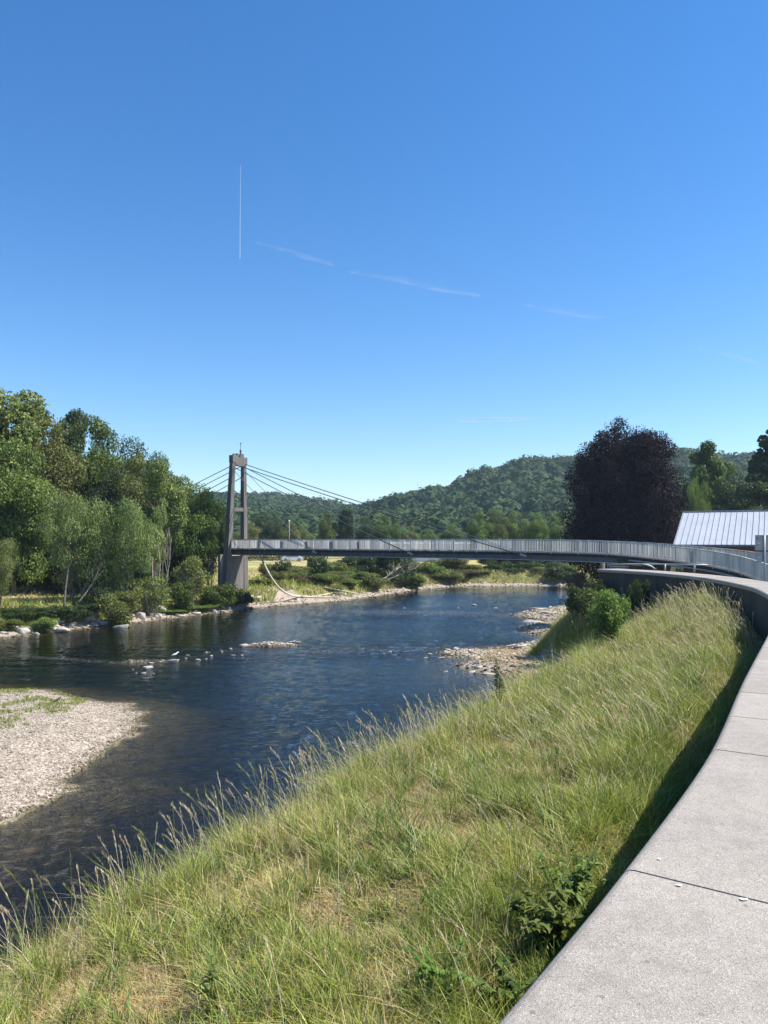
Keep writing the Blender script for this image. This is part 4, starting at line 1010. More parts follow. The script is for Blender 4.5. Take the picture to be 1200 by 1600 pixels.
# ------------------------------------------------------------------ river wall
def curve_frame(P):
    d = np.diff(P, axis=0); L = np.linalg.norm(d, axis=1); S = np.concatenate([[0], np.cumsum(L)])
    def at(s):
        s = min(max(s, 0), S[-1]-1e-6); i = min(int(np.searchsorted(S, s, side='right'))-1, len(L)-1); t = (s-S[i])/L[i]
        p = P[i]+d[i]*t
        a = max(s-.35, 0); b_ = min(s+.35, S[-1]-1e-6)
        ia = min(int(np.searchsorted(S, a, side='right'))-1, len(L)-1); ib = min(int(np.searchsorted(S, b_, side='right'))-1, len(L)-1)
        q = (P[ib]+d[ib]*((b_-S[ib])/L[ib]))-(P[ia]+d[ia]*((a-S[ia])/L[ia])); q = q/np.linalg.norm(q)
        return p, q
    return at, S[-1]
wat, WL = curve_frame(WALL)
wall = empty('river_wall', (0, 0, 0)); tag(wall, 'curved concrete river wall topped by broad pale coping slabs', 'wall')
CT = 5.4
secs = []
for s in np.linspace(0, WL, 90):
    p, q = wat(s); nrm = np.array([q[1], -q[0]])   # to the land side
    a = p+nrm*.10; b_ = p+nrm*1.45
    secs.append([(a[0], a[1], 2.8), (b_[0], b_[1], 2.8), (b_[0], b_[1], CT-.165), (a[0], a[1], CT-.165)])
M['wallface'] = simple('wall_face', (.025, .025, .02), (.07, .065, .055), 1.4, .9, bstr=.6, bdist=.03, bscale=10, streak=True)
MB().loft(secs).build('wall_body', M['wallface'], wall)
# joints: one is at the point (1.23, 3.84), next at (2.65, 6.02)
d0, _, a0 = dist_poly(np.array([1.23]), np.array([3.84]), WALL); d1, _, a1 = dist_poly(np.array([2.65]), np.array([6.02]), WALL)
js = [float(a0[0])-2.6*k for k in (2, 1)]+[float(a0[0]), float(a1[0])]
while js[-1]+1.31 < WL: js.append(js[-1]+1.31)
js.append(WL)
def coping_slab(s0, s1, g=.008):
    b = MB(); n_ = 7 if s1-s0 > 1.5 else 4; r = .07; secs = []
    for s in np.linspace(s0+g, s1-g, n_):
        p, q = wat(s); nr_ = np.array([q[1], -q[0]]); prof = []
        prof.append((0.02, -.16)); 
        for k in range(6):
            a = math.pi-k*math.pi/10; prof.append((r+r*math.cos(a), -r+r*math.sin(a)))
        prof += [(1.55-.02, 0), (1.55, -.02), (1.55, -.16)]
        secs.append([(p[0]+nr_[0]*u, p[1]+nr_[1]*u, CT+v_) for u, v_ in prof])
    b.loft(secs)
    dz = random.uniform(-.0025, .0025)
    o = b.build('coping_slab', M['coping'], wall); o.location.z = dz
    for pl in o.data.polygons: pl.use_smooth = False
for s0, s1 in zip(js[:-1], js[1:]):
    if s1-s0 > .2: coping_slab(s0, s1)
secs = []
for s in np.linspace(0, WL, 90):
    p, q = wat(s); nr_ = np.array([q[1], -q[0]]); a = p+nr_*.12; b_ = p+nr_*1.40
    secs.append([(a[0], a[1], CT-.165+.002), (b_[0], b_[1], CT-.162), (b_[0], b_[1], CT-.02), (a[0], a[1], CT-.02)])
M['mortar'] = simple('joint_mortar', (.06, .055, .05), (.12, .11, .10), 20, .95)
MB().loft(secs).build('joint_filler', M['mortar'], wall)
# bird droppings on the coping
M['lime'] = simple('dropping', (.62, .60, .56), (.80, .79, .76), 30, .8)
def splat(X, Y, r, label, seed):
    z_ = (HC-CT)*F/(Y-HOR); x = px(X, z_); rs = random.Random(seed); b = bmesh.new(); vs = []
    for k in range(14):
        a = 2*math.pi*k/14; q = r*rs.uniform(.7, 1.1); vs.append(b.verts.new((x+math.cos(a)*q*1.2, z_+math.sin(a)*q*.8, CT+.0045)))
    c = b.verts.new((x, z_, CT+.007))
    for k in range(14): b.faces.new((vs[k], vs[(k+1) % 14], c))
    me = bpy.data.meshes.new('bird_dropping'); b.to_mesh(me); b.free(); me.materials.append(M['lime'])
    o = bpy.data.objects.new('bird_dropping', me); COL.objects.link(o); tag(o, label, 'bird dropping')
splat(1061, 1384, .015, 'white dropping on the coping left below the joint', 1)
splat(1162, 1406, .017, 'white dropping on the coping right of the other one', 2)
splat(1030, 1343, .010, 'small white dropping just above the coping joint', 3)

# path behind the coping
secs = []
for s in np.linspace(0, WL-3, 60):
    p, q = wat(s); nr_ = np.array([q[1], -q[0]]); a = p+nr_*1.56; b_ = p+nr_*4.2
    hz0 = 4.55+.6*float(sstep(28, 12, p[1]))-.5*float(sstep(44, 49, p[1]))+.03
    secs.append([(a[0], a[1], hz0), (b_[0], b_[1], hz0), (b_[0], b_[1], hz0-.3), (a[0], a[1], hz0-.3)])
tag(MB().loft(secs).build('path', M['asphalt']), kind='structure')

# ------------------------------------------------------------------ footbridge
BD = Vector((.829, -.559, 0)); BP = Vector((.559, .829, 0)); BM = Vector((-15.93, 79.9, 0))
ctr = [(BM+BD*t).to_tuple()[:2]+(6.08,) for t in (-34, -20, -10, 0, 10, 20, 30)]
ctr += [(BM.x+.829*38, BM.y-.559*38, 6.0), (BM.x+.829*42, BM.y-.559*42, 5.85), (21.2, 52.9, 5.58), (22.3, 49.0, 5.36), (22.5, 45, 5.12), (21.8, 41, 4.9), (20.6, 37, 4.76), (19.0, 33, 4.72)]
BC = catmull(ctr, 8)
bat_d = np.diff(BC[:, :2], axis=0); bl_ = np.linalg.norm(bat_d, axis=1); BS = np.concatenate([[0], np.cumsum(bl_)])
def bat(s):
    s = min(max(s, 0), BS[-1]-1e-6); i = min(int(np.searchsorted(BS, s, side='right'))-1, len(bl_)-1); t = (s-BS[i])/bl_[i]
    p = BC[i]+(BC[i+1]-BC[i])*t; q = Vector((bat_d[i][0], bat_d[i][1], 0)).normalized()
    return Vector(p), q, Vector((-q.y, q.x, 0))     # point, along, to the far/left side
bridge = empty('footbridge', (0, 0, 0)); tag(bridge, 'long cable stayed footbridge with pale railings crossing the river', 'bridge')
def bloft(name, prof, s0, s1, n_, mat):
    secs = []
    for s in np.linspace(s0, s1, n_):
        p, q, l = bat(s); secs.append([p+l*u+Vector((0, 0, v_)) for u, v_ in prof])
    return MB().loft(secs).build(name, M[mat], bridge)
HWD = 1.2
bloft('deck', [(-HWD, 0), (HWD, 0), (HWD, -.20), (-HWD, -.20)], 0, BS[-1], 120, 'slab')
s_mid = float(BS[np.argmin(np.abs(BC[:, 0]-19.5)+np.abs(BC[:, 1]-56))])
RAMP0 = s_mid+1.0; 
for side in (-1, 1):
    u = side*.85
    bloft('girder', [(u-.04, -.2), (u+.04, -.2), (u+.04, -.58), (u-.04, -.58)], 1, RAMP0, 60, 'steel')
    bloft('flange', [(u-.16, -.58), (u+.16, -.58), (u+.16, -.63), (u-.16, -.63)], 1, RAMP0, 60, 'galv')
bloft('crossbeam', [(-.8, -.22), (.8, -.22), (.8, -.3), (-.8, -.3)], 1, RAMP0, 60, 'slab')
bloft('ramp_beam', [(-1.1, -.2), (1.1, -.2), (1.0, -.36), (-1.0, -.36)], RAMP0-.5, BS[-1]-1, 40, 'slab')
pts = []
s_col = min(np.linspace(RAMP0, BS[-1]-2, 600), key=lambda s: abs(600+F*((bat(s)[0]-bat(s)[2]*1.15).x)/((bat(s)[0]-bat(s)[2]*1.15).y)-1160))
for s in np.linspace(RAMP0-1, s_col, 30):
    p, q, l = bat(s); pts.append(p-l*1.22+Vector((0, 0, -.27)))
MB().tube(pts, .055, 8).build('edge_pipe', M['galv'], bridge)
pe = pts[-1]; qe = (pts[-1]-pts[-2]).normalized()
MB().tube([pe-qe*1.2-Vector((0, 0, .12)), pe-Vector((0, 0, .15)), pe+qe*.3-Vector((0, 0, .25)), pe+qe*.48-Vector((0, 0, .5)), pe+qe*.5-Vector((0, 0, 1.6))], [.08, .11, .14, .15, .15], 14).build('bent_column', M['galv'], bridge)
# railings in panels
def rail_panel(s0, s1, side):
    b = MB(); n_ = max(2, int(round((s1-s0)/.135)))
    p0, q0, l0 = bat(s0); p1, q1, l1 = bat(s1)
    A = p0+l0*side*(HWD-.03); Bp = p1+l1*side*(HWD-.03)
    b.bar(A+Vector((0, 0, 1.04)), Bp+Vector((0, 0, 1.04)), .07, .05); b.bar(A+Vector((0, 0, .10)), Bp+Vector((0, 0, .10)), .05, .05)
    for k in range(n_):
        c = A.lerp(Bp, (k+.5)/n_); c.z += .565
        d = (Bp-A).normalized(); R = Matrix((d, Vector((0, 0, 1)).cross(d), Vector((0, 0, 1)))).transposed()
        wd = .055 if (k*7+int(s0*3)) % 5 else .035
        b.box(c, (wd, .045, .89), R)
    pn = b.build('railing_panel', M['rail'], bridge)
    MB().box(A+Vector((0, 0, .50)), (.075, .075, 1.16)).build('railing_post', M['rail'], bridge)
s = 4.0
while s+2.2 < BS[-1]-.5:
    for sd in (-1, 1): rail_panel(s+.03, s+2.17, sd)
    s += 2.2
sP = 0
for X in (416, 453, 491, 531, 571, 1105):
    best = min(np.linspace(5, BS[-1]-3, 900), key=lambda s: abs(600+F*(bat(s)[0].x)/bat(s)[0].y-X)+(0 if (X < 1000 or s > s_mid-2) else 100))
    p, q, l = bat(best); R = Matrix((q, l, Vector((0, 0, 1)))).transposed()
    MB().box(p-l*(HWD-.12)+Vector((0, 0, .56)), (.42, .03, .84), R).build('blue_panel', M['blue'], bridge)
# pylon
pyl = empty('bridge_pylon', (BM.x, BM.y, 0)); tag(pyl, 'tall weathered concrete pylon with two legs straddling the bridge deck', 'pylon')
def wp(X, Y, z_): return Vector((px(X, z_)-BM.x, z_-BM.y, pz(Y, z_)))
def leg(top, bot_, w0, w1):
    secs = []
    for t in np.linspace(0, 1, 6):
        c = bot_.lerp(top, t); hw = (w0+(w1-w0)*t)/2
        secs.append([c+BD*hw+BP*hw*.9, c-BD*hw+BP*hw*.9, c-BD*hw-BP*hw*.9, c+BD*hw-BP*hw*.9])
    return MB().loft(secs).build('leg', M['concrete'], pyl)
nt_, nb_ = wp(364, 712, 79.2), wp(352.5, 925, 78.5); ft_, fb_ = wp(380.5, 716, 80.7), wp(381.5, 925, 81.4)
leg(nt_, nb_, .76, .46); leg(ft_, fb_, .66, .44)
# shared wall pier below the deck
cN, cF = nb_.copy(), fb_.copy()
b = MB(); zb = .4; zt_ = 5.35
def pier_sec(z_, e):
    t = z_/9.0; a = nb_.lerp(nt_, (z_-nb_.z)/(nt_.z-nb_.z)); c = fb_.lerp(ft_, (z_-fb_.z)/(ft_.z-fb_.z)); a.z = z_; c.z = z_
    return [a-BD*.22-BP*e, a+BD*.22-BP*e, c+BD*.22+BP*e, c-BD*.22+BP*e]
b.loft([pier_sec(zb, .0), pier_sec(zt_, .0)]).build('pier', M['concrete'], pyl)
MB().box(nb_+Vector((0, 0, 2.2))-BP*.45-BD*.25, (.35, .5, 3.6), Matrix((BD, BP, Vector((0, 0, 1)))).transposed()).build('buttress', M['concrete'], pyl)
RB = Matrix((BD, BP, Vector((0, 0, 1)))).transposed()
tb = (nt_+ft_)/2; dirb = (ft_-nt_); Lb = Vector((dirb.x, dirb.y, 0)).length
MB().box(Vector((tb.x, tb.y, pz(720, 80)-.1)), (.5, Lb+.1, .95), RB).build('head_beam', M['concrete'], pyl)
for c_ in (nt_, ft_): MB().box(c_+Vector((0, 0, -.35)), (.58, .58, .8), RB).build('leg_cap', M['concrete'], pyl)
mz = pz(796, 80); a = nb_.lerp(nt_, (mz-nb_.z)/(nt_.z-nb_.z)); c = fb_.lerp(ft_, (mz-fb_.z)/(ft_.z-fb_.z))
MB().bar(a, c, .35, .4).build('tie_beam', M['concrete'], pyl)
for k, s_ in enumerate((-.55, -.15, .28, .55)):
    q = Vector((tb.x, tb.y, pz(712, 80)))+BP*s_*1.1
    MB().box(q, (.28, .26, .3+.12*(k % 2)), RB).build('head_block', M['concrete'], pyl)
q = Vector((tb.x, tb.y, pz(712, 80)))+BP*.35
MB().tube([q, q+Vector((0, 0, .45)), q+Vector((0, 0, .5)), q+Vector((0, 0, 1.35))], [.10, .10, .035, .03], 8).ball(q+Vector((0, 0, .55)), .13, 2).ball(q+Vector((0, 0, 1.35)), .09, 1).build('finial', M['cable'], pyl)
# cables
def cable(a, b_, r=.028, sag=.0, mat='cable'):
    pts = [a.lerp(b_, t)-Vector((0, 0, sag*4*t*(1-t))) for t in np.linspace(0, 1, 12)]
    MB().tube(pts, r, 6).build('stay_cable', M[mat], bridge)
NT = nt_+Vector((BM.x, BM.y, 0)); FT = ft_+Vector((BM.x, BM.y, 0))
def deck_pt(X, side):
    best = min(np.linspace(5, BS[-1]-6, 1500), key=lambda s: abs(600+F*((bat(s)[0]+bat(s)[2]*side*HWD).x)/((bat(s)[0]+bat(s)[2]*side*HWD).y)-X))
    p, q, l = bat(best); return p+l*side*(HWD+.05)+Vector((0, 0, -.25)), best
for X, zz, pairs in ((818, 726, 1), (642, 731, 1), (492, 737, 1)):
    P0, s0 = deck_pt(X, -1); p, q, l = bat(s0); P1 = p+l*(HWD+.05)+Vector((0, 0, -.25))
    for T_, Pd in ((NT, P0), (FT, P1)):
        a = Vector((T_.x, T_.y, pz(zz, T_.y)))
        side_off = BD*.30
        for k in range(pairs):
            o_ = Vector((0, 0, -.22*k)) if pairs > 1 else Vector()
            cable(a+side_off+o_, Pd+o_*.3, .042 if X > 500 else .028, .18, 'cable' if X > 500 else 'cable_light')
    MB().bar(P0-q*.3+Vector((0, 0, .12)), P0+q*.25+Vector((0, 0, -.05)), .12, .14).build('cable_anchor', M['galv'], bridge)
for zz, tgt in ((728, -31), (746, -24)):
    for T_, sd in ((NT, -1), (FT, 1)):
        a = Vector((T_.x, T_.y, pz(zz, T_.y)))-BD*.3; e_ = BM+BD*tgt+BP*sd*HWD; e_.z = 5.9
        cable(a, e_, .04, .15)
# bent end column of the ramp and the pipe column
for sx_, y_, zt2 in ((17.8, 60.2, 5.3),):
    MB().tube([(sx_, y_, 3.0), (sx_, y_, zt2)], .2, 12).build('support_column', M['concrete'], bridge)
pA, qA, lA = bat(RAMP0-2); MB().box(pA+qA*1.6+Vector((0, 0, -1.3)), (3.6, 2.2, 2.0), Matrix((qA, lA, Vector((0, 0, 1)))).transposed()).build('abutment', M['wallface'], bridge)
# hose hanging from the bridge to the beach
hp = [(406, 866, 78.5), (413, 882, 78.5), (423, 901, 78.6), (436, 918, 79.5), (452, 929, 81.5), (470, 932, 84), (500, 931.5, 86), (522, 930, 88), (540, 929.5, 89.5)]
H3 = catmull([(px(a, c), c, max(pz(b_, c), hgt(px(a, c), c)+.1)) for a, b_, c in hp], 5)
tag(MB().tube([tuple(q) for q in H3], .11, 8).build('drain_hose', M['hose']), 'pale hose hanging from the bridge down to the gravel beach', 'hose')

# guard rail on the far part of the wall
gr = empty('guard_rail', (0, 0, 0)); tag(gr, 'low tubular guard rail with a rounded end on the far part of the river wall', 'railing')
zr = 44.0
def gp(X, Y, z_=zr): return (px(X, z_), z_, pz(Y, z_))
MB().tube([gp(948, 882, 46), gp(985, 881.5, 45.5), gp(1030, 881.5, 45), gp(1060, 882, 44), gp(1106, 883, 43)], .05, 8).build('top_tube', M['galv'], gr)
MB().tube([gp(1000, 881.5, 45), gp(1011, 882.5, 45), gp(1018, 885, 45), (px(1023, 45), 45, pz(889, 45)), (px(1026, 45), 45, CT-.05)], .05, 8).build('curved_tube', M['galv'], gr)
for X in (1039, 1085): MB().tube([gp(X, 881.8, 44.3), (px(X, 44.3), 44.3, CT-.3)], .055, 8).build('post', M['galv'], gr)
cb = empty('metal_cage', (px(965, 47), 47, 5.0)); tag(cb, 'low grey wire cage beside the far end of the river wall', 'cage')
b = MB()
for i in range(9): b.box((-.56+i*.14, -.3, .15), (.02, .02, .5)); b.box((-.56+i*.14, .3, .15), (.02, .02, .5))
b.build('bars', M['galv'], cb); b = MB()
for zz in (-.1, .15, .4): b.box((0, -.3, zz), (1.2, .03, .03)); b.box((0, .3, zz), (1.2, .03, .03))
b.build('frame', M['galv'], cb)
MB().box((0, 0, -.4), (1.2, .66, .55)).build('plinth', M['concrete'], cb)

# ------------------------------------------------------------------ brick building
bd = empty('brick_building', (23.6, 60, 0)); tag(bd, 'dark red brick building with a pale ribbed metal roof at the right', 'building')
bu = Vector((.882, -.47, 0)); bv = Vector((.47, .882, 0)); RBB = Matrix((bu, bv, Vector((0, 0, 1)))).transposed(); bd.rotation_euler = RBB.to_euler()
BLn, BDp = 24.0, 13.6; EZ = 6.70; RZ = 9.55; GZ = 3.4
b = MB().box((BLn/2+.3, BDp/2+.3, (EZ-.15+GZ)/2), (BLn-.6, BDp-.6, EZ-.15-GZ)); wl = b.build('wall', M['brick'], bd)
me = wl.data; uv = me.uv_layers.new(name='UVMap')
for pl in me.polygons:
    for li in pl.loop_indices:
        c_ = me.vertices[me.loops[li].vertex_index].co
        uv.data[li].uv = (c_.x+c_.y, c_.z)
b = MB(); th = .12
b.loft([[(-.1, -.15, EZ), (-.1, BDp/2, RZ), (-.1, BDp+.15, EZ), (-.1, BDp+.15, EZ-th), (-.1, BDp/2, RZ-th), (-.1, -.15, EZ-th)],
        [(BLn, -.15, EZ), (BLn, BDp/2, RZ), (BLn, BDp+.15, EZ), (BLn, BDp+.15, EZ-th), (BLn, BDp/2, RZ-th), (BLn, -.15, EZ-th)]]).build('roof', M['roof'], bd)
M['seam'] = simple('roof_seam', (.26, .28, .32), (.33, .355, .39), 3, .5)
b = MB()
for i in range(56):
    x0 = .0+i*.43+.02*(i % 3)
    b.bar((x0, -.15, EZ+.03), (x0, BDp/2, RZ+.03), .03, .045)
b.build('roof_seams', M['seam'], bd)
MB().bar((-.1, BDp/2, RZ+.05), (BLn, BDp/2, RZ+.05), .3, .07).build('ridge_cap', M['seam'], bd)
MB().bar((-.12, -.22, EZ-.12), (BLn, -.22, EZ-.12), .14, .14).build('gutter', M['steel'], bd)
b = MB(); b.loft([[(.3, .3, EZ-.2), (.3, BDp-.3, EZ-.2), (.3, BDp/2, RZ-.2)], [(.5, .3, EZ-.2), (.5, BDp-.3, EZ-.2), (.5, BDp/2, RZ-.2)]]).build('gable', M['brick'], bd)
MB().tube([(10.2, .18, GZ+1), (10.2, .18, EZ-.2)], .05, 8).build('downpipe', M['galv'], bd)

# sign at the right edge
z_ = 34.0; sg_ = empty('sign_post', (px(1194.5, z_), z_, hgt(px(1194.5, z_), z_))); gz = sg_.location.z
tag(sg_, 'grey sign post seen from behind at the right edge', 'sign')
MB().tube([(0, 0, 0), (0, 0, pz(836, z_)-gz)], .04, 10).build('post', M['galv'], sg_)
for (ya, yb, hw_) in ((836, 860, .40), (862, 878, .34)):
    z0_, z1_ = pz(yb, z_)-gz, pz(ya, z_)-gz
    MB().box((0.0, .06, (z0_+z1_)/2), (hw_*2, .02, z1_-z0_)).build('sign_board', M['galv'], sg_, bevel=.004)
    MB().box((0, .045, (z0_+z1_)/2+.12), (hw_*1.5, .02, .03)).build('bracket', M['seam'], sg_)
    MB().box((-hw_*.6, .046, (z0_+z1_)/2-.02), (.14, .004, .03)).build('sticker', M['white'], sg_)
MB().box((-.30, .046, pz(841, z_)-gz), (.07, .004, .07)).build('sticker', M['steel'], sg_)

# ------------------------------------------------------------------ rocks
ROCK = []
for i in range(8):
    V, Tt = hull(40+i, 14, (1, .75, .5)); o = np_mesh('rock', V, Tt, M['rock']); 
    bm = bmesh.new(); bm.from_mesh(o.data); bmesh.ops.bevel(bm, geom=bm.edges[:], offset=.03, segments=1, affect='EDGES', clamp_overlap=True); bm.to_mesh(o.data); bm.free()
    ROCK.append(o.data); bpy.data.objects.remove(o)
def rock(X, Y, w_, hr, label, group, Z=0.0, dx=.8, zoff=None):
    z_ = dep(Y, Z); x = px(X, z_); r = w_*z_/F/2
    o = bpy.data.objects.new('rock', random.choice(ROCK)); COL.objects.link(o)
    gz_ = max(hgt(x, z_), 0 if Z < .2 else -1)
    o.location = (x, z_, gz_+r*hr*.25); o.scale = (r, r*dx, r*1.5*hr); o.rotation_euler = (random.uniform(-.15, .15), random.uniform(-.15, .15), random.uniform(-.5, .5))
    tag(o, label, 'rock', group); return o
rs = random.Random(5)
LB = [(0, 994), (60, 990), (100, 984), (150, 978), (200, 973), (250, 966), (300, 961), (350, 955), (400, 949)]
for i in range(64):
    X = rs.uniform(0, 400); Yb = np.interp(X, [a for a, b_ in LB], [b_ for a, b_ in LB])-rs.uniform(-1, 4.5)
    rock(X, Yb, rs.uniform(9, 22) if i % 3 else rs.uniform(20, 36), rs.uniform(.45, .75), 'pale angular rock in the row along the left bank waterline', 'rocks along the left bank')
FB = [(560, 929), (600, 926), (650, 919), (720, 913), (800, 911.5), (900, 911.5)]
for i in range(70):
    X = rs.uniform(560, 905); Yb = np.interp(X, [a for a, b_ in FB], [b_ for a, b_ in FB])-rs.uniform(-1, 3)
    rock(X, Yb, rs.uniform(5, 11), rs.uniform(.35, .65), 'pale rock in the row of stones along the far bank', 'rocks along the far bank')
rock(190, 981, 34, .4, 'large flat pale rock on the left bank waterline', None); rock(96, 987, 44, .4, 'longest pale rock on the left bank waterline', None)
GRM = 'rocks standing in the river'
for X, Y, w_, hr, lb in [(272, 1034, 27, .42, 'long white rock in mid river with a bird on it'), (231, 1044, 24, .4, 'broad pale rock left of the bird rock'), (235, 1036, 11, .4, 'small pale rock behind the broad pale rock'),
                         (250, 1034, 7, .4, 'tiny rock between the broad rock and the bird rock'), (310, 1031, 12, .35, 'flat pale stone right of the bird rock'), (322, 1030, 6, .5, 'little stone at the right of the flat pale one'),
                         (290, 1029, 6, .5, 'small stone behind the bird rock'), (225, 1052, 10, .4, 'flat stone in front of the broad pale rock'), (213, 1052, 6, .4, 'tiny stone at the left end of the rock line'), (240, 1053, 7, .35, 'stone in front right of the broad pale rock'),
                         (208, 1046, 5, .5, 'tiny leftmost stone of the rock line'), (330, 1025, 9, .35, 'low stone halfway to the pebble shoal'), (347, 1018, 6, .4, 'small stone left of the arched rock'), (361, 1014, 8, .5, 'stone just left of the arched rock'),
                         (381, 1010, 22, .5, 'dark arched rock at the left end of the shoal'), (365, 1024, 10, .3, 'flat stone below the arched rock'), (378, 1024, 8, .3, 'small flat stone below the shoal'), (466, 1004, 12, .45, 'dark rock at the right end of the shoal'), (457, 1003, 16, .3, 'flat pale rock near the right end of the shoal'),
                         (594, 966, 8, .6, 'single white rock far out in the blue water'), (740, 946, 16, .3, 'dark flat rock in the upper river'), (632, 950, 5, .4, 'small white stone in the upper river'), (690, 957, 5, .5, 'small stone in the upper river below the bridge'),
                         (716, 950, 5, .5, 'small white stone left of the dark flat rock'), (775, 950, 8, .3, 'white flat stone right of the dark flat rock'), (697, 1050, 10, .5, 'dark stone in the water left of the right shore'), (728, 1023, 14, .35, 'pale rock in the riffle near the right shore'),
                         (665, 1028, 9, .4, 'low stone in the middle riffle'), (672, 1022, 12, .3, 'flat stone behind the middle riffle'), (690, 1028, 14, .25, 'wide flat stone in the riffle'), (757, 1027, 14, .35, 'flat pale stone next to the right shore'), (610, 1018, 8, .3, 'low stone at the left of the riffle'),
                         (600, 1021, 6, .4, 'tiny stone at the left of the riffle'), (768, 1013, 7, .5, 'small stone off the right shore ledge')]:
    rock(X, Y, w_, hr, lb, GRM)
for X, Y, w_, hr, lb in [(850, 952, 60, .10, 'flat slab ledge at the top of the right shore'), (835, 966, 50, .16, 'layered brown ledge rock on the right shore'), (862, 960, 44, .16, 'broken ledge block behind the brown ledge'), (875, 968, 14, .5, 'dark block beside the ledge'), (812, 1008, 40, .22, 'flat ledge on the right shore reaching into the water'),
                         (796, 1003, 26, .25, 'low ledge rock beyond the flat ledge'), (825, 1019, 18, .45, 'dark rounded rock on the stones'), (842, 1008, 18, .3, 'pale block on the right shore'), (858, 986, 12, .5, 'dark stone on the upper stones'), (735, 1042, 24, .3, 'rock at the tip of the stony spit'), (765, 1045, 30, .25, 'flat rock on the stony spit')]:
    rock(X, Y, w_, hr, lb, 'ledge rocks on the right shore', Z=.25)

# driftwood
def branchy(name, pts, r0, label, twigs=10, seed=0, mat='dead', cat='driftwood', tl=.35):
    rs = random.Random(seed); P = [Vector(p) for p in pts]; e = empty(name, P[0]); tag(e, label, cat)
    Q = catmull([tuple(p-P[0]) for p in P], 4); b = MB(); n_ = len(Q)
    b.tube([tuple(q) for q in Q], [r0*(1-.75*i/(n_-1)) for i in range(n_)], 8); b.build('stem', M[mat], e)
    L = (P[-1]-P[0]).length; b = MB()
    for k in range(twigs):
        i = rs.randint(n_//3, n_-2); q = Vector(Q[i]); d = Vector((rs.gauss(0, 1), rs.gauss(0, .7), rs.uniform(0, 1.1))).normalized()+(P[-1]-P[0]).normalized()*.8
        d.normalize(); l = L*rs.uniform(.5, 1)*tl
        b.tube([q, q+d*l*.5+Vector((0, 0, -.03*l)), q+d*l+Vector((rs.gauss(0, .1)*l, 0, .1*l))], [r0*.4, r0*.25, .01], 5)
    if twigs: b.build('twig', M[mat], e)
    return e
def g3(X, Y, z_): return (px(X, z_), z_, pz(Y, z_))
branchy('fallen_tree', [g3(592, 912, 97), g3(612, 903, 98), g3(632, 895, 99), g3(650, 888, 100)], .13, 'bleached fallen tree leaning out over the far bank', 20, 3, mat='palebark', tl=.45)
branchy('fallen_branch', [g3(593, 908, 97.5), g3(603, 902, 98), g3(616, 893, 98.5), g3(624, 886, 99)], .11, 'second bleached trunk beside the fallen tree', 12, 4)
branchy('driftwood_log', [g3(505, 918, 88), g3(530, 922, 88), g3(560, 928, 89), g3(575, 930, 90)], .12, 'long bleached log slanting down to the gravel beach', 6, 5, tl=.2)
branchy('driftwood_log', [g3(470, 932.5, 83.8), g3(500, 933, 85), g3(540, 932, 87.5)], .13, 'thin bleached log lying along the gravel beach', 5, 6, tl=.15)
branchy('driftwood_log', [g3(793, 906, 117), g3(806, 902, 117), g3(814, 898, 117.5)], .22, 'short thick bleached log on the far stones', 0, 7)
branchy('driftwood_branch', [g3(235, 961, 68), g3(265, 958, 69), g3(305, 959, 70.5), g3(335, 957, 72)], .10, 'long bleached branch lying over the rocks left of the pylon', 5, 8, tl=.15)
branchy('dead_branch', [g3(120, 945, 62), g3(140, 918, 62.5), g3(150, 900, 63), g3(158, 872, 63.5)], .08, 'leaning pale stem under the left willow', 8, 9, 'palebark', tl=.35)
branchy('dead_branch', [g3(100, 950, 61), g3(103, 915, 61.5), g3(108, 880, 62), g3(112, 850, 62.5)], .10, 'upright dark stem under the left willow', 6, 10, 'bark', tl=.3)
branchy('dead_branch', [g3(240, 930, 66), g3(238, 880, 67), g3(243, 830, 68), g3(248, 790, 69)], .08, 'straight pale stem rising right of the willows', 10, 11, 'palebark', tl=.25)
branchy('dead_branch', [g3(246, 925, 66.5), g3(250, 880, 67), g3(246, 840, 68), g3(252, 800, 69)], .06, 'second pale stem beside the straight one', 8, 12, 'palebark', tl=.25)

# rail fence below the left trees
fn = empty('rail_fence', (px(255, 70), 70, hgt(px(255, 70), 70))); tag(fn, 'low weathered wooden rail fence under the left trees', 'fence')
for i in range(4): MB().box((i*1.6-2, 0, .55), (.12, .12, 1.3)).build('post', M['wood'], fn)
for zz in (.55, 1.0): MB().box((.4, -.08, zz), (5.2, .04, .12)).build('rail', M['wood'], fn)

# vehicles and poles beyond the far bank
def car(x, y, rz, paint, label):
    z = hgt(x, y); e = empty('parked_car', (x, y, z), rz); tag(e, label, 'car')
    prof = [(-2.1, .35), (-2.15, .75), (-2.0, .95), (-1.5, 1.0), (-.9, 1.42), (.7, 1.45), (1.5, .98), (2.05, .85), (2.15, .6), (2.1, .35)]
    MB().loft([[(a, s_, b_) for a, b_ in prof] for s_ in (-.82, -.75, .75, .82)]).build('body', M[paint], e, bevel=0)
    MB().loft([[(a, s_, b_) for a, b_ in [(-1.35, 1.02), (-.85, 1.36), (.62, 1.38), (1.3, 1.02)]] for s_ in (-.835, .835)]).build('window', M['glass'], e)
    for sx in (-1.35, 1.35):
        for sy in (-.8, .8):
            w_ = MB().tube([(sx, sy-.1, .33), (sx, sy+.1, .33)], .33, 16).build('wheel', M['rubber'], e)
            MB().tube([(sx, sy-.115, .33), (sx, sy+.115, .33)], .2, 12).build('rim', M['galv'], w_)
    for sy in (-.6, .6): MB().box((2.12, sy, .68), (.08, .3, .14)).build('headlight', M['white'], e)
car(px(457, 150), 150, .1, 'white', 'white car parked in the meadow beyond the pylon')
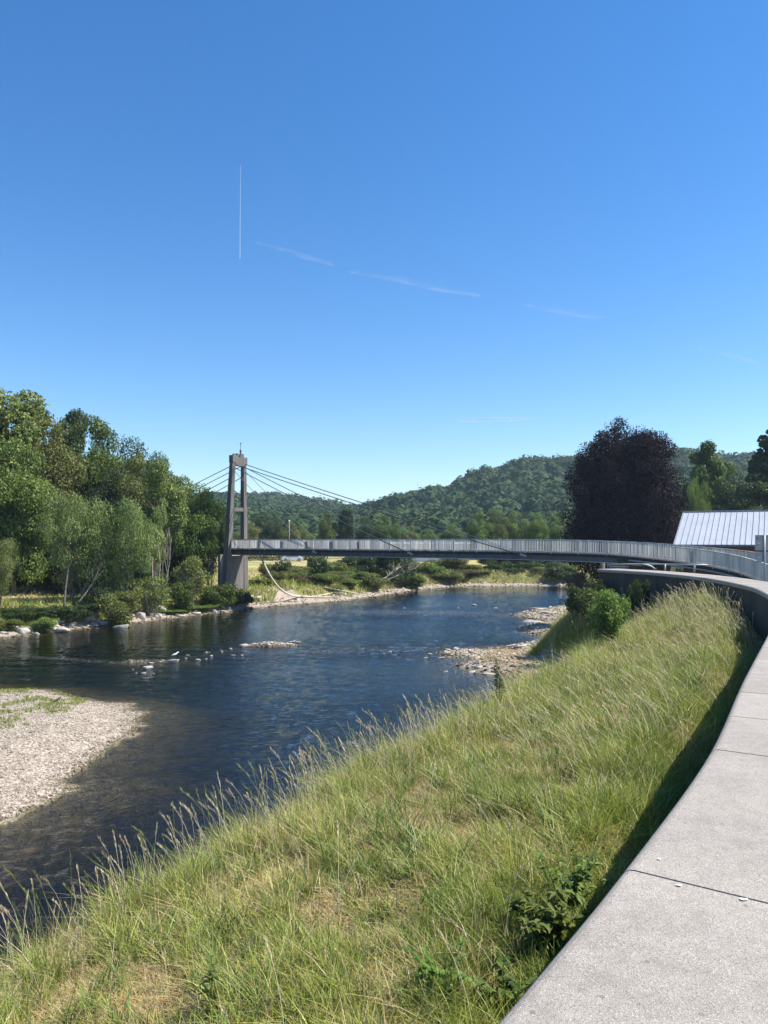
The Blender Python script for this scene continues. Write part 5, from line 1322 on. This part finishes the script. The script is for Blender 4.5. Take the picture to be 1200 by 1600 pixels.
tag(MB().loft([[(px(380, 148)+t, 148-.02*t, hgt(px(380, 148)+t, 148)+.03), (px(380, 148)+t, 151.5-.02*t, hgt(px(380, 148)+t, 151)+.03), (px(380, 148)+t, 151.5-.02*t, hgt(px(380, 148)+t, 151)-.2), (px(380, 148)+t, 148-.02*t, hgt(px(380, 148)+t, 148)-.2)] for t in range(-20, 36, 2)]).build('road', simple('pale_road', (.35, .33, .30), (.46, .44, .40), 1, .9)), kind='structure')
hd = empty('hedge', (px(430, 156), 156, hgt(px(430, 156), 156))); tag(hd, 'clipped dark hedge behind the white car', 'hedge')
C = np.array([(x, yy, zz) for x in np.arange(-6, 10, .8) for yy in (-.4, .4) for zz in (.5, 1.1, 1.6)]); V, Fc = leaf_cloud(C, np.full(len(C), .62), 9000, .2, 77); np_mesh('foliage', V, Fc, M['dark'], hd)
pl_ = empty('lamp_post', (px(553, 140), 140, hgt(px(553, 140), 140))); tag(pl_, 'slim green lamp post rising behind the bridge rail', 'lamp post')
hh = pz(797, 140)-pl_.location.z
MB().tube([(0, 0, 0), (0, 0, hh*.5), (0, 0, hh)], [.09, .07, .05], 8).build('pole', M['cable'], pl_)
MB().box((.3, 0, hh), (.7, .16, .1)).build('lamp_head', M['galv'], pl_, bevel=.02)
pl_ = empty('lamp_post', (px(452, 135), 135, hgt(px(452, 135), 135))); tag(pl_, 'short lamp post with a round white globe behind the cables', 'lamp post')
hh = pz(814, 135)-pl_.location.z
MB().tube([(0, 0, 0), (0, 0, hh)], [.06, .04], 8).build('pole', M['galv'], pl_); MB().ball((0, 0, hh), .17, 2).build('globe', M['white'], pl_)

# ------------------------------------------------------------------ birds
def flying_bird(X, Y, z_, span, rz, label):
    e = empty('flying_bird', (px(X, z_), z_, pz(Y, z_)), rz); tag(e, label, 'bird', 'birds high in the sky')
    b = MB(); s_ = span/2
    b.tube([(-.28*span, 0, 0), (-.15*span, 0, 0), (0, 0, .01), (.14*span, 0, .01), (.2*span, 0, .0), (.25*span, 0, -.005)], [.01*span, .035*span, .06*span, .05*span, .035*span, .008*span], 8)
    for sd in (-1, 1):
        v = [b.bm.verts.new(q) for q in ((.09*span, 0, .02*span), (.06*span, sd*.25*span, .10*span), (-.06*span, sd*s_, .05*span), (-.05*span, sd*.25*span, .09*span), (-.08*span, 0, .01*span))]
        b.bm.faces.new(v)
    b.build('body', M['darkfeather'], e)
flying_bird(265, 344, 90, .42, .6, 'dark bird left of the vertical vapour trail')
flying_bird(372, 485, 120, .36, 1.2, 'tiny dark bird below the vertical vapour trail')
flying_bird(190, 598, 110, .4, .3, 'tiny dark bird above the left trees')
flying_bird(1093, 663, 120, .38, 2.0, 'tiny dark bird right of the dark beech top')
flying_bird(80, 170, 140, .4, 2.4, 'tiny dark bird at the upper left of the sky')
z_ = dep(1034); e = empty('perched_bird', (px(273, z_), z_, .30), .4); tag(e, 'white bird standing on the long white rock', 'bird'); e.scale = (.75, .75, .75)
MB().tube([(-.26, 0, .10), (-.12, 0, .15), (0, 0, .17), (.12, 0, .21), (.17, 0, .28), (.21, 0, .33), (.27, 0, .33), (.34, 0, .31)], [.01, .05, .08, .07, .045, .045, .03, .006], 10).build('body', M['feather'], e)
for sd in (-1, 1): MB().tube([(.02, sd*.03, .12), (.02, sd*.03, -.06)], .008, 5).build('leg', M['darkfeather'], e)
z_ = dep(1100, .35); e = empty('perched_bird', (px(88, z_), z_, hgt(px(88, z_), z_)), 1.0); tag(e, 'small grey bird on the gravel bar', 'bird')
MB().tube([(-.2, 0, .10), (-.08, 0, .13), (0, 0, .15), (.08, 0, .19), (.12, 0, .23), (.17, 0, .23), (.22, 0, .22)], [.008, .035, .055, .045, .035, .025, .005], 8).build('body', M['darkfeather'], e)
for sd in (-1, 1): MB().tube([(0, sd*.02, .11), (0, sd*.02, 0)], .006, 5).build('leg', M['darkfeather'], e)

# ------------------------------------------------------------------ vapour trails
def cloud_mat(name, dens, sx, sy, thr=.45, wisp=3):
    m, n, out = new_mat(name)
    tc = N(n, 'ShaderNodeTexCoord').outputs['Object']
    mp = N(n, 'ShaderNodeMapping'); mp.inputs['Scale'].default_value = (sx, sy, sy); n.links.new(tc, mp.inputs[0])
    f = noise(n, 1.0, wisp, .6, mp.outputs[0], .4)
    lw = N(n, 'ShaderNodeLayerWeight'); lw.inputs[0].default_value = .5
    edge = math_(n, 'POWER', math_(n, 'SUBTRACT', 1.0, lw.outputs['Facing']), 3.2)
    al = math_(n, 'MULTIPLY', math_(n, 'MULTIPLY', N(n, 'ShaderNodeMapRange', i_1=thr, i_2=thr+.3).outputs[0], dens), edge)
    mr = [q for q in n.nodes if q.bl_idname == 'ShaderNodeMapRange'][0]; n.links.new(f, mr.inputs[0])
    d = N(n, 'ShaderNodeBsdfDiffuse'); d.inputs[0].default_value = (.9, .9, .9, 1)
    tl = N(n, 'ShaderNodeBsdfTranslucent'); tl.inputs[0].default_value = (.9, .9, .9, 1)
    ad = N(n, 'ShaderNodeMixShader'); ad.inputs[0].default_value = .5; n.links.new(d.outputs[0], ad.inputs[1]); n.links.new(tl.outputs[0], ad.inputs[2])
    tr = N(n, 'ShaderNodeBsdfTransparent'); ms = N(n, 'ShaderNodeMixShader'); n.links.new(al, ms.inputs[0]); n.links.new(tr.outputs[0], ms.inputs[1]); n.links.new(ad.outputs[0], ms.inputs[2])
    n.links.new(ms.outputs[0], out.inputs[0]); return m
def trail(name, pts, wpx, mat, label, D=6000.0, flat=1.0):
    P = catmull([(px(X, D), D+dd, pz(Y, D+dd)) for X, Y, dd in pts], 8); n_ = len(P)
    P0 = P[0].copy()
    b = MB(); b.tube([tuple(q-P0) for q in P], [max(.2, wpx*D/F/2*(math.sin(math.pi*min(1, (i+.3)/(n_))) ** .5 if flat < 1 else .35+.65*(1-i/(n_-1)))) for i in range(n_)], 16, cap=False)
    o = b.build(name, mat); o.location = P0
    tag(o, label, 'vapour trail')
    return o
ct = cloud_mat('contrail', .75, .004, .004, .05)
trail('vapour_trail', [(375, 404, 0), (375.3, 340, 0), (375.8, 290, 0), (376, 258, 0)], 1.6, ct, 'thin bright vertical vapour trail in the upper left sky')
c2 = cloud_mat('cirrus', .26, .0028, .02, .44, 5)
trail('cirrus_streak', [(400, 378, 0), (460, 396, 0), (520, 414, 0)], 11, c2, 'faint slanting cloud streak right of the vertical trail', flat=.5)
trail('cirrus_streak', [(545, 424, 0), (610, 434, 0), (680, 450, 0), (750, 462, 0)], 12, c2, 'brightest slanting cloud streak in the middle of the sky', flat=.5)
trail('cirrus_streak', [(820, 476, 0), (880, 488, 0), (955, 500, 0)], 12, c2, 'slanting cloud streak right of the middle one', flat=.5)
trail('cirrus_streak', [(1090, 543, 0), (1140, 556, 0), (1190, 570, 0)], 11, c2, 'faint cloud streak near the right edge', flat=.5)
trail('cirrus_streak', [(715, 657, 0), (760, 656, 0), (830, 655, 0)], 7, cloud_mat('cirrus_low', .5, .003, .02, .34, 5), 'short level cloud streak low over the hills', flat=.5)

# ------------------------------------------------------------------ haze
m, n, out = new_mat('haze_air')
pv = N(n, 'ShaderNodeVolumePrincipled'); pv.inputs['Color'].default_value = (.62, .80, 1, 1); pv.inputs['Density'].default_value = .00022; pv.inputs['Anisotropy'].default_value = 0.2
n.links.new(pv.outputs[0], out.inputs['Volume'])
hz = MB().box((0, 1250, 72), (5600, 3900, 160)).build('haze', m)
hz.location.z = 3.0
tag(hz, kind='stuff')
print('grass blades', GRASSN)
